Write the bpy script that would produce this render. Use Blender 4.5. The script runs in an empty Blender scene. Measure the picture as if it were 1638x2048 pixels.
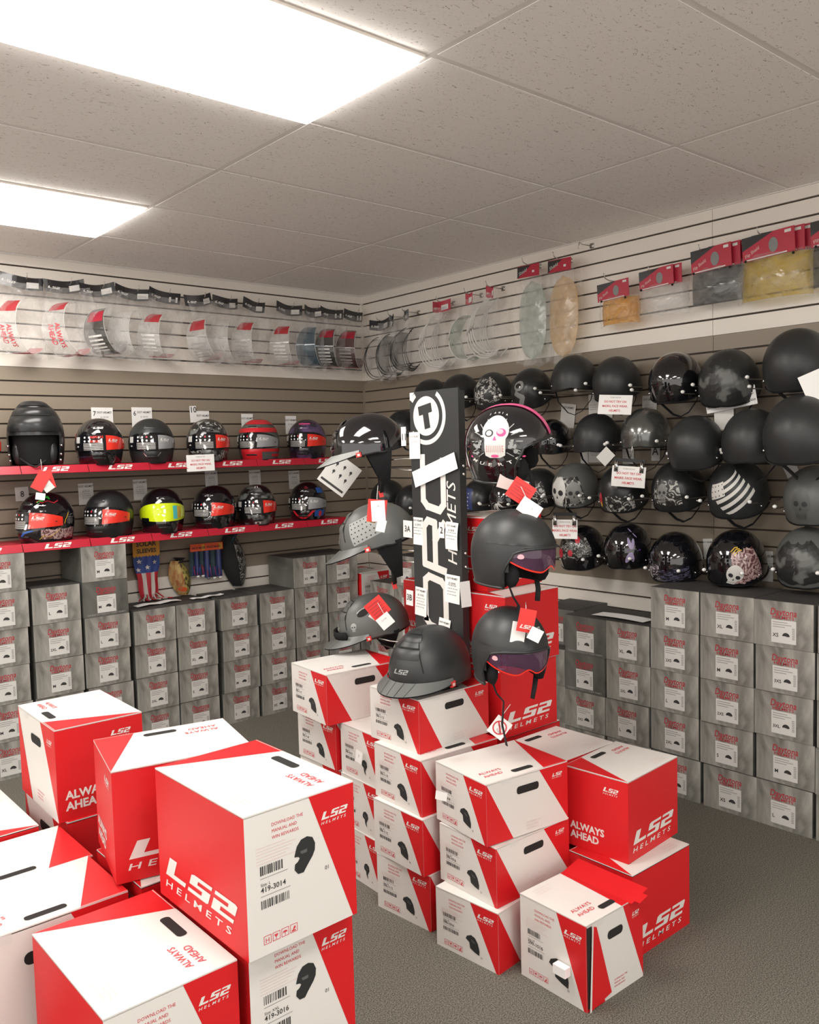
import bpy, bmesh, math, random
from mathutils import Vector, Matrix
R = math.radians
random.seed(7)
sc = bpy.context.scene
COL = sc.collection

# ------------------------------------------------------------------ camera, world, exposure
cam = bpy.data.cameras.new('camera'); camo = bpy.data.objects.new('camera', cam); COL.objects.link(camo)
YAW, PIT, ROL, FPX = .7088, -.067, -.0267, 1748.43
_f = Vector((math.sin(YAW)*math.cos(PIT), math.cos(YAW)*math.cos(PIT), math.sin(PIT)))
_r = Vector((math.cos(YAW), -math.sin(YAW), 0)); _u = _r.cross(_f)
_r2 = math.cos(ROL)*_r + math.sin(ROL)*_u; _u2 = -math.sin(ROL)*_r + math.cos(ROL)*_u
camo.matrix_world = Matrix.Translation((-3.8494, -4.9483, 1.5809)) @ Matrix((_r2, _u2, -_f)).transposed().to_4x4()
cam.sensor_fit = 'VERTICAL'; cam.sensor_height = 36; cam.lens = FPX/2048*36
cam.clip_start = .02
sc.camera = camo
w = bpy.data.worlds.new('world'); sc.world = w; w.use_nodes = True
w.node_tree.nodes['Background'].inputs[0].default_value = (1, .95, .90, 1)
w.node_tree.nodes['Background'].inputs[1].default_value = 1.3
sc.view_settings.view_transform = 'Standard'; sc.view_settings.look = 'None'
sc.cycles.diffuse_bounces = 6
sc.view_settings.exposure = 0.5; sc.view_settings.gamma = 1
LIGHT = 11          # emission of the ceiling light panels
ZB = 2.10            # lower edge of the top slatwall panels
CEIL = 2.691

# ------------------------------------------------------------------ materials
MATS = {}
def mat(name, col, rough=.5, metal=0, coat=0, spec=.5, **k):
    m = bpy.data.materials.new(name); m.use_nodes = True
    b = m.node_tree.nodes['Principled BSDF']
    b.inputs['Base Color'].default_value = (*col, 1); b.inputs['Roughness'].default_value = rough
    b.inputs['Metallic'].default_value = metal; b.inputs['Specular IOR Level'].default_value = spec
    b.inputs['Coat Weight'].default_value = coat; b.inputs['Coat Roughness'].default_value = .04
    MATS[name] = m
    return m
def nodes(m): return m.node_tree.nodes, m.node_tree.links, m.node_tree.nodes['Principled BSDF']
def noise_col(m, c1, c2, scale=(1, 1, 1), nscale=5, detail=4, lo=.35, hi=.65, bump=0, rough=None, coords='Object', dist=0, bscale=None):
    N, L, b = nodes(m)
    tc = N.new('ShaderNodeTexCoord'); mp = N.new('ShaderNodeMapping'); mp.inputs['Scale'].default_value = scale
    nz = N.new('ShaderNodeTexNoise'); nz.inputs['Scale'].default_value = nscale; nz.inputs['Detail'].default_value = detail
    nz.inputs['Distortion'].default_value = dist
    cr = N.new('ShaderNodeValToRGB'); cr.color_ramp.elements[0].position = lo; cr.color_ramp.elements[1].position = hi
    cr.color_ramp.elements[0].color = (*c1, 1); cr.color_ramp.elements[1].color = (*c2, 1)
    L.new(tc.outputs[coords], mp.inputs[0]); L.new(mp.outputs[0], nz.inputs['Vector']); L.new(nz.outputs['Fac'], cr.inputs[0])
    L.new(cr.outputs[0], b.inputs['Base Color'])
    if bump:
        bp = N.new('ShaderNodeBump'); bp.inputs['Strength'].default_value = bump; bp.inputs['Distance'].default_value = .004
        src = nz
        if bscale:
            src = N.new('ShaderNodeTexNoise'); src.inputs['Scale'].default_value = bscale; L.new(mp.outputs[0], src.inputs['Vector'])
        L.new(src.outputs['Fac'], bp.inputs['Height']); L.new(bp.outputs[0], b.inputs['Normal'])
    return m

carpet = noise_col(mat('carpet', (.1, .1, .09), .95, spec=.1), (.065, .062, .053), (.225, .21, .175), nscale=240, detail=3, lo=.36, hi=.68, bump=.5)
tile = mat('ceiling_tile', (.62, .6, .58), .9, spec=.1)
def mk_tile(m):
    N, L, b = nodes(m)
    tc = N.new('ShaderNodeTexCoord'); mp = N.new('ShaderNodeMapping'); mp.inputs['Scale'].default_value = (1.0, 2.2, 1)
    n1 = N.new('ShaderNodeTexNoise'); n1.inputs['Scale'].default_value = 55; n1.inputs['Detail'].default_value = 2; n1.inputs['Distortion'].default_value = 1.5
    r1 = N.new('ShaderNodeValToRGB'); r1.color_ramp.elements[0].position = .30; r1.color_ramp.elements[1].position = .36
    r1.color_ramp.elements[0].color = (.42, .38, .35, 1); r1.color_ramp.elements[1].color = (.86, .83, .80, 1)
    L.new(tc.outputs['Object'], mp.inputs[0]); L.new(mp.outputs[0], n1.inputs['Vector']); L.new(n1.outputs['Fac'], r1.inputs[0])
    L.new(r1.outputs[0], b.inputs['Base Color'])
    bp = N.new('ShaderNodeBump'); bp.inputs['Strength'].default_value = .3; bp.inputs['Distance'].default_value = .002
    L.new(n1.outputs['Fac'], bp.inputs['Height']); L.new(bp.outputs[0], b.inputs['Normal'])
mk_tile(tile)
mat('grid_metal', (.74, .71, .68), .6)
mat('slat_white', (.80, .75, .68), .38)
mat('slat_brown', (.265, .22, .168), .4)
mat('groove', (.05, .035, .025), .7)
mat('wall_paint', (.6, .57, .52), .8)
mat('red_print', (.60, .012, .016), .42, spec=.35)
mat('card_white', (.70, .68, .645), .42)
mat('red_text', (.60, .05, .07), .5)
mat('pale_pink', (.68, .55, .52), .5)
mat('dark_text', (.035, .033, .032), .6)
mat('grey_text', (.35, .34, .33), .6)
mat('slot_dark', (.012, .011, .01), .9)
mat('gold_text', (.42, .22, .10), .5)
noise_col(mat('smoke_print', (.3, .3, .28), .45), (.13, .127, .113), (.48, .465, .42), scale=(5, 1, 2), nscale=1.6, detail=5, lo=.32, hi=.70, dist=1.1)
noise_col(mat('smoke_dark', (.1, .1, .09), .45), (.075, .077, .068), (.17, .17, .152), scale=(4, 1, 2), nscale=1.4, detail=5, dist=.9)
mat('box_dark', (.045, .042, .04), .6)
mat('sticker_white', (.66, .65, .62), .5)
mat('daytona_red', (.42, .035, .045), .5)
mat('paper', (.86, .85, .83), .6)
mat('tag_red', (.72, .035, .03), .4)
mat('hook_metal', (.55, .53, .5), .3, metal=1)
mat('chrome', (.8, .8, .8), .12, metal=1)
mat('peg_white', (.9, .9, .88), .25)
mat('matte_black', (.022, .024, .025), .42)
mat('satin_black', (.018, .019, .02), .28)
mat('gloss_black', (.006, .006, .008), .06, coat=1)
mat('foam_black', (.012, .012, .013), .9, spec=.2)
mat('strap_black', (.01, .01, .011), .8)
mat('metal_grey', (.13, .135, .13), .22, metal=.6, coat=1)
mat('grey_matte', (.10, .105, .10), .4)
mat('light_grey', (.30, .31, .30), .4)
mat('graphic_white', (.62, .61, .58), .4)
mat('graphic_grey', (.20, .205, .195), .4)
mat('graphic_dim', (.075, .08, .075), .45)
mat('graphic_red', (.45, .02, .035), .3)
mat('graphic_purple', (.11, .05, .28), .2)
mat('graphic_lilac', (.36, .30, .48), .3)
mat('graphic_pink', (.75, .09, .27), .25)
mat('graphic_palepink', (.72, .42, .47), .3)
mat('graphic_yellow', (.62, .40, .05), .3)
mat('graphic_blue', (.02, .10, .38), .25)
mat('graphic_navy', (.03, .045, .15), .35)
mat('graphic_green', (.03, .50, .05), .25)
mat('flag_blue', (.035, .07, .26), .6)
mat('flag_red', (.50, .02, .035), .6)
mat('flag_white', (.62, .58, .54), .6)
mat('neon_yellow', (.60, .75, .01), .12, coat=1)
mat('cyan_tint', (.08, .50, .50), .12, coat=1)
mat('sticker_red', (.78, .035, .02), .25, coat=.6)
mat('sticker_grey', (.30, .31, .32), .25, coat=.6)
mat('helmet_red', (.60, .02, .03), .3)
noise_col(mat('purple_shell', (.05, .03, .08), .25, coat=.5), (.015, .013, .02), (.12, .07, .17), nscale=9, lo=.45, hi=.6)
noise_col(mat('grey_marble', (.1, .1, .1), .2, coat=.8), (.008, .008, .009), (.16, .165, .16), nscale=16, lo=.5, hi=.62, detail=6)
noise_col(mat('painted_black', (.1, .1, .1), .15, coat=.8), (.01, .008, .008), (.16, .02, .03), nscale=14, lo=.56, hi=.64, detail=5)
noise_col(mat('skull_print', (.1, .1, .1), .4), (.02, .021, .021), (.12, .125, .118), nscale=13, lo=.5, hi=.58, detail=2)
noise_col(mat('flame_print', (.1, .1, .1), .35), (.02, .02, .02), (.42, .42, .39), nscale=22, lo=.52, hi=.57, detail=3, dist=3)
noise_col(mat('lace_print', (.1, .1, .1), .2, coat=.7), (.01, .01, .012), (.42, .36, .42), nscale=30, lo=.52, hi=.56, detail=2, dist=4)
noise_col(mat('lace_blue', (.1, .1, .1), .2, coat=.7), (.008, .008, .012), (.09, .085, .14), scale=(1, 1, 4), nscale=22, lo=.5, hi=.56, detail=2, dist=2)
noise_col(mat('bone_print', (.1, .1, .1), .3, coat=.5), (.10, .03, .035), (.55, .40, .38), nscale=36, lo=.42, hi=.58, detail=2, dist=2.5)
noise_col(mat('roses_print', (.1, .1, .1), .3, coat=.5), (.008, .009, .009), (.30, .30, .28), nscale=45, lo=.52, hi=.58, detail=2, dist=3)
noise_col(mat('mask_yellow', (.1, .1, .1), .7), (.07, .05, .02), (.52, .44, .12), scale=(1, 1, 1), nscale=40, lo=.42, hi=.6, detail=2)
noise_col(mat('mask_flame', (.1, .1, .1), .7), (.35, .12, .04), (.55, .42, .16), scale=(3, 1, 1), nscale=18, lo=.35, hi=.65, detail=3)
mat('mask_orange', (.65, .10, .03), .6)
mat('orange_card', (.62, .30, .04), .5)
mat('orange_red_card', (.72, .10, .03), .5)
mat('dark_teal', (.02, .045, .06), .7)
mat('red_shelf', (.42, .012, .03), .35)
mat('red_card', (.42, .02, .045), .4)
mat('header_black', (.02, .02, .022), .3, coat=.5)

def clear(name, col, fac, rough=.12, bump=.6, bsc=14, tint=(1, 1, 1)):
    """clear plastic: see-through sheet with a diffuse tint and crinkled gloss"""
    m = bpy.data.materials.new(name); m.use_nodes = True; MATS[name] = m
    N, L = m.node_tree.nodes, m.node_tree.links
    b = N['Principled BSDF']; b.inputs['Base Color'].default_value = (*col, 1); b.inputs['Roughness'].default_value = rough
    b.inputs['Specular IOR Level'].default_value = .8
    out = N['Material Output']
    tr = N.new('ShaderNodeBsdfTransparent'); tr.inputs[0].default_value = (*tint, 1)
    mx = N.new('ShaderNodeMixShader')
    tc = N.new('ShaderNodeTexCoord'); nz = N.new('ShaderNodeTexNoise'); nz.inputs['Scale'].default_value = bsc; nz.inputs['Detail'].default_value = 4
    nz.inputs['Distortion'].default_value = 1.0
    mr = N.new('ShaderNodeMapRange'); mr.inputs[1].default_value = .3; mr.inputs[2].default_value = .75
    mr.inputs[3].default_value = fac*.45; mr.inputs[4].default_value = min(1, fac*1.7)
    L.new(tc.outputs['Object'], nz.inputs['Vector']); L.new(nz.outputs['Fac'], mr.inputs[0]); L.new(mr.outputs[0], mx.inputs[0])
    bp = N.new('ShaderNodeBump'); bp.inputs['Strength'].default_value = bump; bp.inputs['Distance'].default_value = .02
    L.new(nz.outputs['Fac'], bp.inputs['Height']); L.new(bp.outputs[0], b.inputs['Normal'])
    L.new(tr.outputs[0], mx.inputs[1]); L.new(b.outputs[0], mx.inputs[2]); L.new(mx.outputs[0], out.inputs[0])
    return m
clear('bag_film', (.72, .70, .68), .16, .08, 1, 22)
clear('bag_film_dense', (.70, .69, .66), .14, .1, 1, 20)
clear('lens_clear', (.72, .71, .69), .29, .06, .1, 6)
clear('lens_smoke', (.03, .04, .045), .93, .05, .5, 6, (.5, .5, .5))
clear('lens_amber', (.70, .30, .01), .85, .08, .9, 20, (1, .75, .35))
clear('lens_yellow', (.50, .34, .03), .88, .1, .3, 9, (1, .9, .5))
clear('lens_green', (.42, .47, .43), .62, .1, .3, 9, (.8, .9, .85))
clear('lens_tan', (.62, .42, .22), .72, .15, .3, 9, (1, .85, .6))
clear('lens_purple', (.10, .045, .09), .82, .04, .02, 4, (.6, .4, .6))
clear('visor_smoke', (.012, .013, .016), .97, .04, .0, 4, (.3, .3, .3))
em = bpy.data.materials.new('light_panel'); em.use_nodes = True; MATS['light_panel'] = em
_b = em.node_tree.nodes['Principled BSDF']; _b.inputs['Base Color'].default_value = (.8, .8, .8, 1)
_b.inputs['Emission Color'].default_value = (1, .955, .90, 1); _b.inputs['Emission Strength'].default_value = LIGHT

# ------------------------------------------------------------------ mesh helpers
class MB:
    """collects polygons with a material each and links them as ONE mesh object"""
    def __init__(s): s.v = []; s.f = []; s.m = []; s.ms = []
    def mi(s, m):
        if m not in s.ms: s.ms.append(m)
        return s.ms.index(m)
    def add(s, verts, faces, m):
        n = len(s.v); k = s.mi(m)
        s.v += [tuple(p) for p in verts]
        for f in faces: s.f.append([i+n for i in f]); s.m.append(k)
    def poly(s, pts, m): s.add(pts, [list(range(len(pts)))], m)
    def box(s, lo, hi, m, xf=None):
        x0, y0, z0 = lo; x1, y1, z1 = hi
        vs = [Vector(p) for p in ((x0,y0,z0),(x1,y0,z0),(x1,y1,z0),(x0,y1,z0),(x0,y0,z1),(x1,y0,z1),(x1,y1,z1),(x0,y1,z1))]
        if xf: vs = [xf @ p for p in vs]
        s.add(vs, [(0,3,2,1),(4,5,6,7),(0,1,5,4),(1,2,6,5),(2,3,7,6),(3,0,4,7)], m)
    def grid(s, fn, nu, nv, m, closed_u=False):
        vs = [fn(i/nu, j/nv) for j in range(nv+1) for i in range(nu+(0 if closed_u else 1))]
        W = nu if closed_u else nu+1; fs = []
        for j in range(nv):
            for i in range(nu):
                a = j*W+i; b = j*W+(i+1) % W; fs.append((a, b, b+W, a+W))
        s.add(vs, fs, m)
    def tube(s, pts, r, m, n=6, flat=None):
        """tube (or flat strap when flat=(half_width, half_thickness)) along pts"""
        pts = [Vector(p) for p in pts]; rings = []
        for i, p in enumerate(pts):
            d = (pts[min(i+1, len(pts)-1)]-pts[max(i-1, 0)]).normalized()
            a = d.cross(Vector((0, 0, 1)));
            if a.length < .05: a = d.cross(Vector((0, 1, 0)))
            a.normalize(); b = d.cross(a)
            ra, rb = flat if flat else (r, r)
            rings.append([p + a*ra*math.cos(2*math.pi*k/n) + b*rb*math.sin(2*math.pi*k/n) for k in range(n)])
        vs = [q for rg in rings for q in rg]; fs = []
        for i in range(len(pts)-1):
            for k in range(n): fs.append((i*n+k, i*n+(k+1) % n, (i+1)*n+(k+1) % n, (i+1)*n+k))
        fs.append(tuple(range(n))[::-1]); fs.append(tuple(range((len(pts)-1)*n, len(pts)*n)))
        s.add(vs, fs, m)
    def ball(s, c, r, m, n=8, sc3=(1, 1, 1)):
        c = Vector(c)
        s.grid(lambda u, v: c+Vector((r*sc3[0]*math.cos(2*math.pi*u)*math.sin(math.pi*v), r*sc3[1]*math.sin(2*math.pi*u)*math.sin(math.pi*v), r*sc3[2]*math.cos(math.pi*v))), n, max(4, n//2), m, True)
    # 2D decal laid on a surface: M maps (u, v, offset) to 3D
    def decal(s, pts, m, M, off=.0006, sub=None):
        if sub is None:
            s.poly([M(u, v, off) for u, v in pts], m); return
        bm = bmesh.new(); f = bm.faces.new([bm.verts.new((u, v, 0)) for u, v in pts])
        bmesh.ops.triangulate(bm, faces=[f])
        for _ in range(5):
            es = [e for e in bm.edges if e.calc_length() > sub]
            if not es: break
            bmesh.ops.subdivide_edges(bm, edges=es, cuts=1); bmesh.ops.triangulate(bm, faces=[f for f in bm.faces if len(f.verts) > 3])
        bm.verts.index_update()
        s.add([M(v.co.x, v.co.y, off) for v in bm.verts], [[v.index for v in f.verts] for f in bm.faces], m); bm.free()
    def text(s, t, x, y, size, m, M, off=.0008, shear=0, rot=0, align='LEFT', bold=0, sx=1):
        vs, fs, wd = text_mesh(t, bold)
        x0 = {'LEFT': 0, 'CENTER': -wd/2, 'RIGHT': -wd}[align]
        c, q = math.cos(rot), math.sin(rot); out = []
        for a, b in vs:
            a = (a+x0)*size*sx + b*size*shear; b = b*size
            out.append(M(x+a*c-b*q, y+a*q+b*c, off))
        s.add(out, fs, m)
    def obj(s, name, parent=None, smooth=None, loc=None, rot=None):
        me = s.mesh(name, smooth); return link(name, me, parent, loc, rot)
    def mesh(s, name, smooth=None):
        me = bpy.data.meshes.new(name); me.from_pydata(s.v, [], s.f)
        for m in s.ms: me.materials.append(MATS[m])
        me.polygons.foreach_set('material_index', s.m)
        if smooth: me.polygons.foreach_set('use_smooth', [True]*len(s.f))
        me.update()
        return me
def link(name, me, parent=None, loc=None, rot=None):
    o = bpy.data.objects.new(name, me); COL.objects.link(o)
    if parent: o.parent = parent
    if loc is not None: o.location = loc
    if rot is not None: o.rotation_euler = rot
    return o
_tc = {}
def text_mesh(t, bold=0):
    k = (t, bold)
    if k not in _tc:
        cu = bpy.data.curves.new('t', 'FONT'); cu.body = t; cu.resolution_u = 2; cu.offset = bold
        cu.fill_mode = 'FRONT'
        o = bpy.data.objects.new('t', cu); me = o.to_mesh()
        vs = [(v.co.x, v.co.y) for v in me.vertices]; fs = [list(p.vertices) for p in me.polygons]
        o.to_mesh_clear(); bpy.data.objects.remove(o); bpy.data.curves.remove(cu)
        _tc[k] = (vs, fs, max([v[0] for v in vs] or [0]))
    return _tc[k]
def tag(o, label, cat, group=None):
    o['label'] = label; o['category'] = cat
    if group: o['group'] = group
    return o
def struct(o): o['kind'] = 'structure'; return o
def thing(name, label, cat, loc=(0, 0, 0), rot=(0, 0, 0), group=None, scale=None):
    o = bpy.data.objects.new(name, None); o.empty_display_size = .05; COL.objects.link(o)
    o.location = loc; o.rotation_euler = rot
    if scale: o.scale = scale
    return tag(o, label, cat, group)
def plane(O, U, V=(0, 0, 1)):
    O, U, V = Vector(O), Vector(U).normalized(), Vector(V).normalized(); Nn = U.cross(V)
    return lambda u, v, off=0: O + U*u + V*v + Nn*off
def rectp(x, y, w, h): return [(x, y), (x+w, y), (x+w, y+h), (x, y+h)]
def rrect(x, y, w, h, r, n=4):
    o = []
    for cx, cy, a in ((x+w-r, y+r, -90), (x+w-r, y+h-r, 0), (x+r, y+h-r, 90), (x+r, y+r, 180)):
        for i in range(n+1): t = R(a+90*i/n); o.append((cx+r*math.cos(t), cy+r*math.sin(t)))
    return o
def ell(cx, cy, a, b, n=16, rot=0):
    return [(cx+a*math.cos(t)*math.cos(rot)-b*math.sin(t)*math.sin(rot), cy+a*math.cos(t)*math.sin(rot)+b*math.sin(t)*math.cos(rot)) for t in (2*math.pi*i/n for i in range(n))]
def strokes(mb, pts, th, m, M, off=.001, sub=None):
    """thick polyline in 2D"""
    for (x0, y0), (x1, y1) in zip(pts, pts[1:]):
        d = math.hypot(x1-x0, y1-y0) or 1; nx, ny = -(y1-y0)/d*th/2, (x1-x0)/d*th/2
        ex, ey = (x1-x0)/d*th*.3, (y1-y0)/d*th*.3
        mb.decal([(x0-nx-ex, y0-ny-ey), (x1-nx+ex, y1-ny+ey), (x1+nx+ex, y1+ny+ey), (x0+nx-ex, y0+ny-ey)], m, M, off, sub)
LOGO = [[(0,0),(.95,0),(.95,.24),(.36,.24),(.36,1),(0,1)],
        [(1.08,.8),(2.02,.8),(2.02,1),(1.2,1),(1.08,.92)], [(1.08,.42),(1.42,.42),(1.42,.8),(1.08,.8)], [(1.42,.42),(2.02,.42),(2.02,.6),(1.42,.6)],
        [(1.68,.2),(2.02,.2),(2.02,.42),(1.68,.42)], [(1.08,0),(1.95,0),(2.02,.06),(2.02,.2),(1.08,.2)],
        [(2.16,.8),(3.1,.8),(3.1,.92),(3.0,1),(2.16,1)], [(2.76,.42),(3.1,.42),(3.1,.8),(2.76,.8)], [(2.16,.42),(2.76,.42),(2.76,.6),(2.16,.6)],
        [(2.16,.2),(2.5,.2),(2.5,.42),(2.16,.42)], [(2.16,0),(3.1,0),(3.1,.2),(2.16,.2)]]
def ls2(mb, x, y, wd, ht, m, M, off=.0009, shear=.45, sub_text=True, tilt=0):
    """the helmet maker's slanted three-character logo, wd wide, ht high"""
    k = wd/(3.1+shear*ht/wd*3.1)
    for p in LOGO: mb.decal([(x+(a*k+shear*ht*b), y+b*ht) for a, b in p], m, M, off)
    if sub_text:
        _, _, tw = text_mesh('H E L M E T S', .01)
        mb.text('H E L M E T S', x-.02*wd, y-ht*.62, ht*.52, m, M, off, shear=.35, bold=.01, sx=wd*.92/(tw*ht*.52))

# ------------------------------------------------------------------ setting
def slat_wall(name, along, L0, L1, joints, outer):
    """slatwall: boards with recessed grooves 3 in apart, white / brown / white panels"""
    mb = MB()
    bounds = []; z = ZB
    G = .0762; gh = .009
    kmin = -28
    def slab(l0, l1, z0, z1, m, d):
        if along == 'x': mb.box((l0, -d, z0), (l1, .03, z1), m)
        else: mb.box((-d, l0, z0), (.03, l1, z1), m)
    js = [L0]+joints+[L1]
    for a, b in zip(js, js[1:]):
        a2 = a+.0012 if a != L0 else a; b2 = b-.0012 if b != L1 else b
        for k in range(kmin, 8):
            z0, z1 = ZB+k*G, ZB+(k+1)*G
            if z1 <= 0: continue
            z0 = max(z0, 0); z1 = min(z1, CEIL)
            m = 'slat_white' if (k >= 0 or k < -16) else 'slat_brown'; d = .012 if m == 'slat_white' else .008
            slab(a2, b2, z0+(gh*.5 if k not in (0, -16) else .0), z1-(gh*.5 if k not in (7, -1, -17) else .001), m, d)
    mb2 = None
    if along == 'x': mb.box((L0, .0, 0), (.04, .04, CEIL+.1), 'groove')
    else: mb.box((.0, L0, 0), (.04, .0, CEIL+.1), 'groove')
    return struct(mb.obj(name))
XW, YW = -7.0, -8.2
slat_wall('wall_back', 'x', XW, -.012, [-5.54, -3.1], 1)
slat_wall('wall_right', 'y', YW, -.012, [-5.155, -2.717], 1)
mb = MB(); mb.box((-.014, -.014, 0), (0, 0, ZB), 'slat_brown'); mb.box((-.018, -.018, ZB), (0, 0, CEIL), 'slat_white'); struct(mb.obj('trim_1'))
mb = MB(); mb.box((XW, YW, -.05), (.05, .05, 0), 'carpet'); MATS['carpet'] = carpet; mb.ms = ['carpet']; struct(mb.obj('floor'))
# suspended ceiling: tiles 4 x 2 ft, light bays left open
D0, T0, TX, TY = .6535, .9119, 1.2192, .6096
xs = [0, -T0]; ys = [0, -.0439-0.0]
while xs[-1] > XW: xs.append(xs[-1]-TX)
ys = [0, -(D0-TY)]
while ys[-1] > YW: ys.append(ys[-1]-TY)
lights = {(2, 2): 0, (2, 5): 0, (2, 8): 0, (4, 2): 0, (4, 5): 0, (4, 8): 0, (2, 11): 0}  # the column further left is unseen, added as fill light
mb = MB(); g = .0115
for i in range(len(xs)-1):
    for j in range(len(ys)-1):
        if (i, j) in lights: continue
        x1, x0, y1, y0 = xs[i], max(xs[i+1], XW), ys[j], max(ys[j+1], YW)
        if y1-y0 < .03: continue
        mb.box((x0+g, y0+g, CEIL), (x1-g, y1-g, CEIL+.015), 'ceiling_tile')
mb.box((XW, YW, CEIL+.12), (.05, .05, CEIL+.14), 'grid_metal')
struct(mb.obj('ceiling'))
mb = MB()
for x in xs[1:-1]: mb.box((x-g, YW, CEIL+.0012), (x+g, 0, CEIL+.02), 'grid_metal')
for y in ys[1:-1]: mb.box((XW, y-g, CEIL+.0020), (0, y+g, CEIL+.021), 'grid_metal')
mb.box((XW, -.022, CEIL-.004), (0, 0, CEIL+.012), 'grid_metal'); mb.box((-.022, YW, CEIL-.004), (0, 0, CEIL+.012), 'grid_metal')
struct(mb.obj('trim_2'))
LN = {(2, 2): 'far white ceiling light panel, nearer the back wall, at the left edge of view', (2, 5): 'large near white ceiling light panel at the top left of view',
      (2, 8): 'white ceiling light panel just behind the near one, out of view', (2, 11): 'white ceiling light panel furthest behind the camera',
      (4, 2): 'white fill light panel added left of the far one, out of view', (4, 5): 'white fill light panel added left of the near one, out of view', (4, 8): 'unseen white fill light panel added behind and left of the camera'}
for (i, j) in lights:
    x1, x0, y1, y0 = xs[i], xs[i+1], ys[j], ys[j+1]
    t = thing('ceiling_light', LN[(i, j)], 'light', ((x0+x1)/2, (y0+y1)/2, CEIL), group='troffer lights in the ceiling')
    hx, hy = (x1-x0)/2-g, (y1-y0)/2-g
    m1 = MB(); fr = .014
    for lo, hi in (((-hx, -hy, -.006), (hx, -hy+fr, .06)), ((-hx, hy-fr, -.006), (hx, hy, .06)), ((-hx, -hy+fr, -.006), (-hx+fr, hy-fr, .06)), ((hx-fr, -hy+fr, -.006), (hx, hy-fr, .06))):
        m1.box(lo, hi, 'slat_white')
    m1.obj('frame', t)
    m2 = MB(); m2.box((-hx+fr, -hy+fr, -.022), (hx-fr, hy-fr, .012), 'light_panel'); m2.obj('diffuser', t)

# ------------------------------------------------------------------ grey helmet boxes
GW, GH, GD = .2445, .1875, .30
def half_sil(cx, cy, s): return [(cx-s*.95, cy-.35*s)]+[(cx+s*math.cos(R(a)), cy-.35*s+s*.95*math.sin(R(a))) for a in range(180, -1, -18)]+[(cx+s*.45, cy-.45*s), (cx-s*.3, cy-.3*s)]
_gc = {}
def grey_meshes(size, dark):
    k = (size, dark)
    if k in _gc: return _gc[k]
    F = plane((-GW/2, -GD/2, 0), (1, 0, 0))
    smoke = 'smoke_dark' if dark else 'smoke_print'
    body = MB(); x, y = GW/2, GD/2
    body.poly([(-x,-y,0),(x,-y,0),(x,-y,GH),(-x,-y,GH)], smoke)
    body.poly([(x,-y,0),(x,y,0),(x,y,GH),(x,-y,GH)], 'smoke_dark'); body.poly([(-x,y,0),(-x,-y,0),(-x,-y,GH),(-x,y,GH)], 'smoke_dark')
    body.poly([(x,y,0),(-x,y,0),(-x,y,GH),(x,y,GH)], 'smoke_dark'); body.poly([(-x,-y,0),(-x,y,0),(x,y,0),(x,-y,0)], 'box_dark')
    body.text('Daytona', GW*.5, GH*.70, .040, 'daytona_red', F, align='CENTER', bold=.012, shear=.15, sx=.8)
    body.text('HELMETS', GW*.5, GH*.625, .0165, 'daytona_red', F, align='CENTER', bold=.02, sx=1.35)
    if dark: body.text('THE MOST NOTORIOUS IN THE BEST HELMETS', GW*.5, GH*.04, .011, 'grey_text', F, align='CENTER', bold=.01, sx=.9)
    else: body.text('WE DO BEST', GW*.34, GH*.05, .008, 'graphic_grey', F, bold=.01)
    for sgn in (-1, 1):
        S = plane((sgn*x, -sgn*y if sgn > 0 else y, 0), (0, sgn, 0))
        S = plane((x, -y, 0), (0, 1, 0)) if sgn > 0 else plane((-x, y, 0), (0, -1, 0))
        body.text('SKULL CAP', GD*.45, GH*.6, .022, 'graphic_grey', S, bold=.0, sx=.9)
    b = body.mesh('carton_body')
    lid = MB(); lid.box((-x+.001, -y+.001, GH-.0005), (x-.001, -.001, GH+.0012), 'box_dark'); lid.box((-x+.001, .001, GH-.0005), (x-.001, y-.001, GH+.0012), 'box_dark')
    l = lid.mesh('lid_flaps')
    st = MB(); sx, sy, sw, sh = GW*.30, GH*.10, GW*.42, GH*.50
    st.decal(rectp(sx, sy, sw, sh), 'sticker_white', F, .0012)
    st.text(size, sx+sw*.06, sy+sh*.26, .021 if len(size) < 3 else .018, 'dark_text', F, off=.0018, bold=.02)
    st.decal(half_sil(sx+sw*.60, sy+sh*.37, .0155), 'dark_text', F, .0018)
    for q in range(7): st.decal(rectp(sx+sw*.84, sy+sh*(.2+.075*q), sw*.11, sh*.045), 'grey_text', F, .0018)
    for q, (a, l2) in enumerate(((.06, .6), (.06, .75), (.06, .5))): st.decal(rectp(sx+sw*a, sy+sh*(.88-.1*q), sw*l2, sh*.035), 'grey_text', F, .0018)
    s_ = st.mesh('size_sticker')
    _gc[k] = (b, l, s_); return _gc[k]
ORD = ['first', 'second', 'third', 'fourth', 'fifth', 'sixth', 'seventh', 'eighth', 'ninth', 'tenth']
def grey_box(x, y, z, rot, size, dark, label, group):
    t = thing('helmet_box', label, 'box', (x, y, z), (0, 0, rot), group)
    b, l, s_ = grey_meshes(size, dark)
    link('carton_body', b, t); link('lid_flaps', l, t); link('size_sticker', s_, t)
    return t
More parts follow.
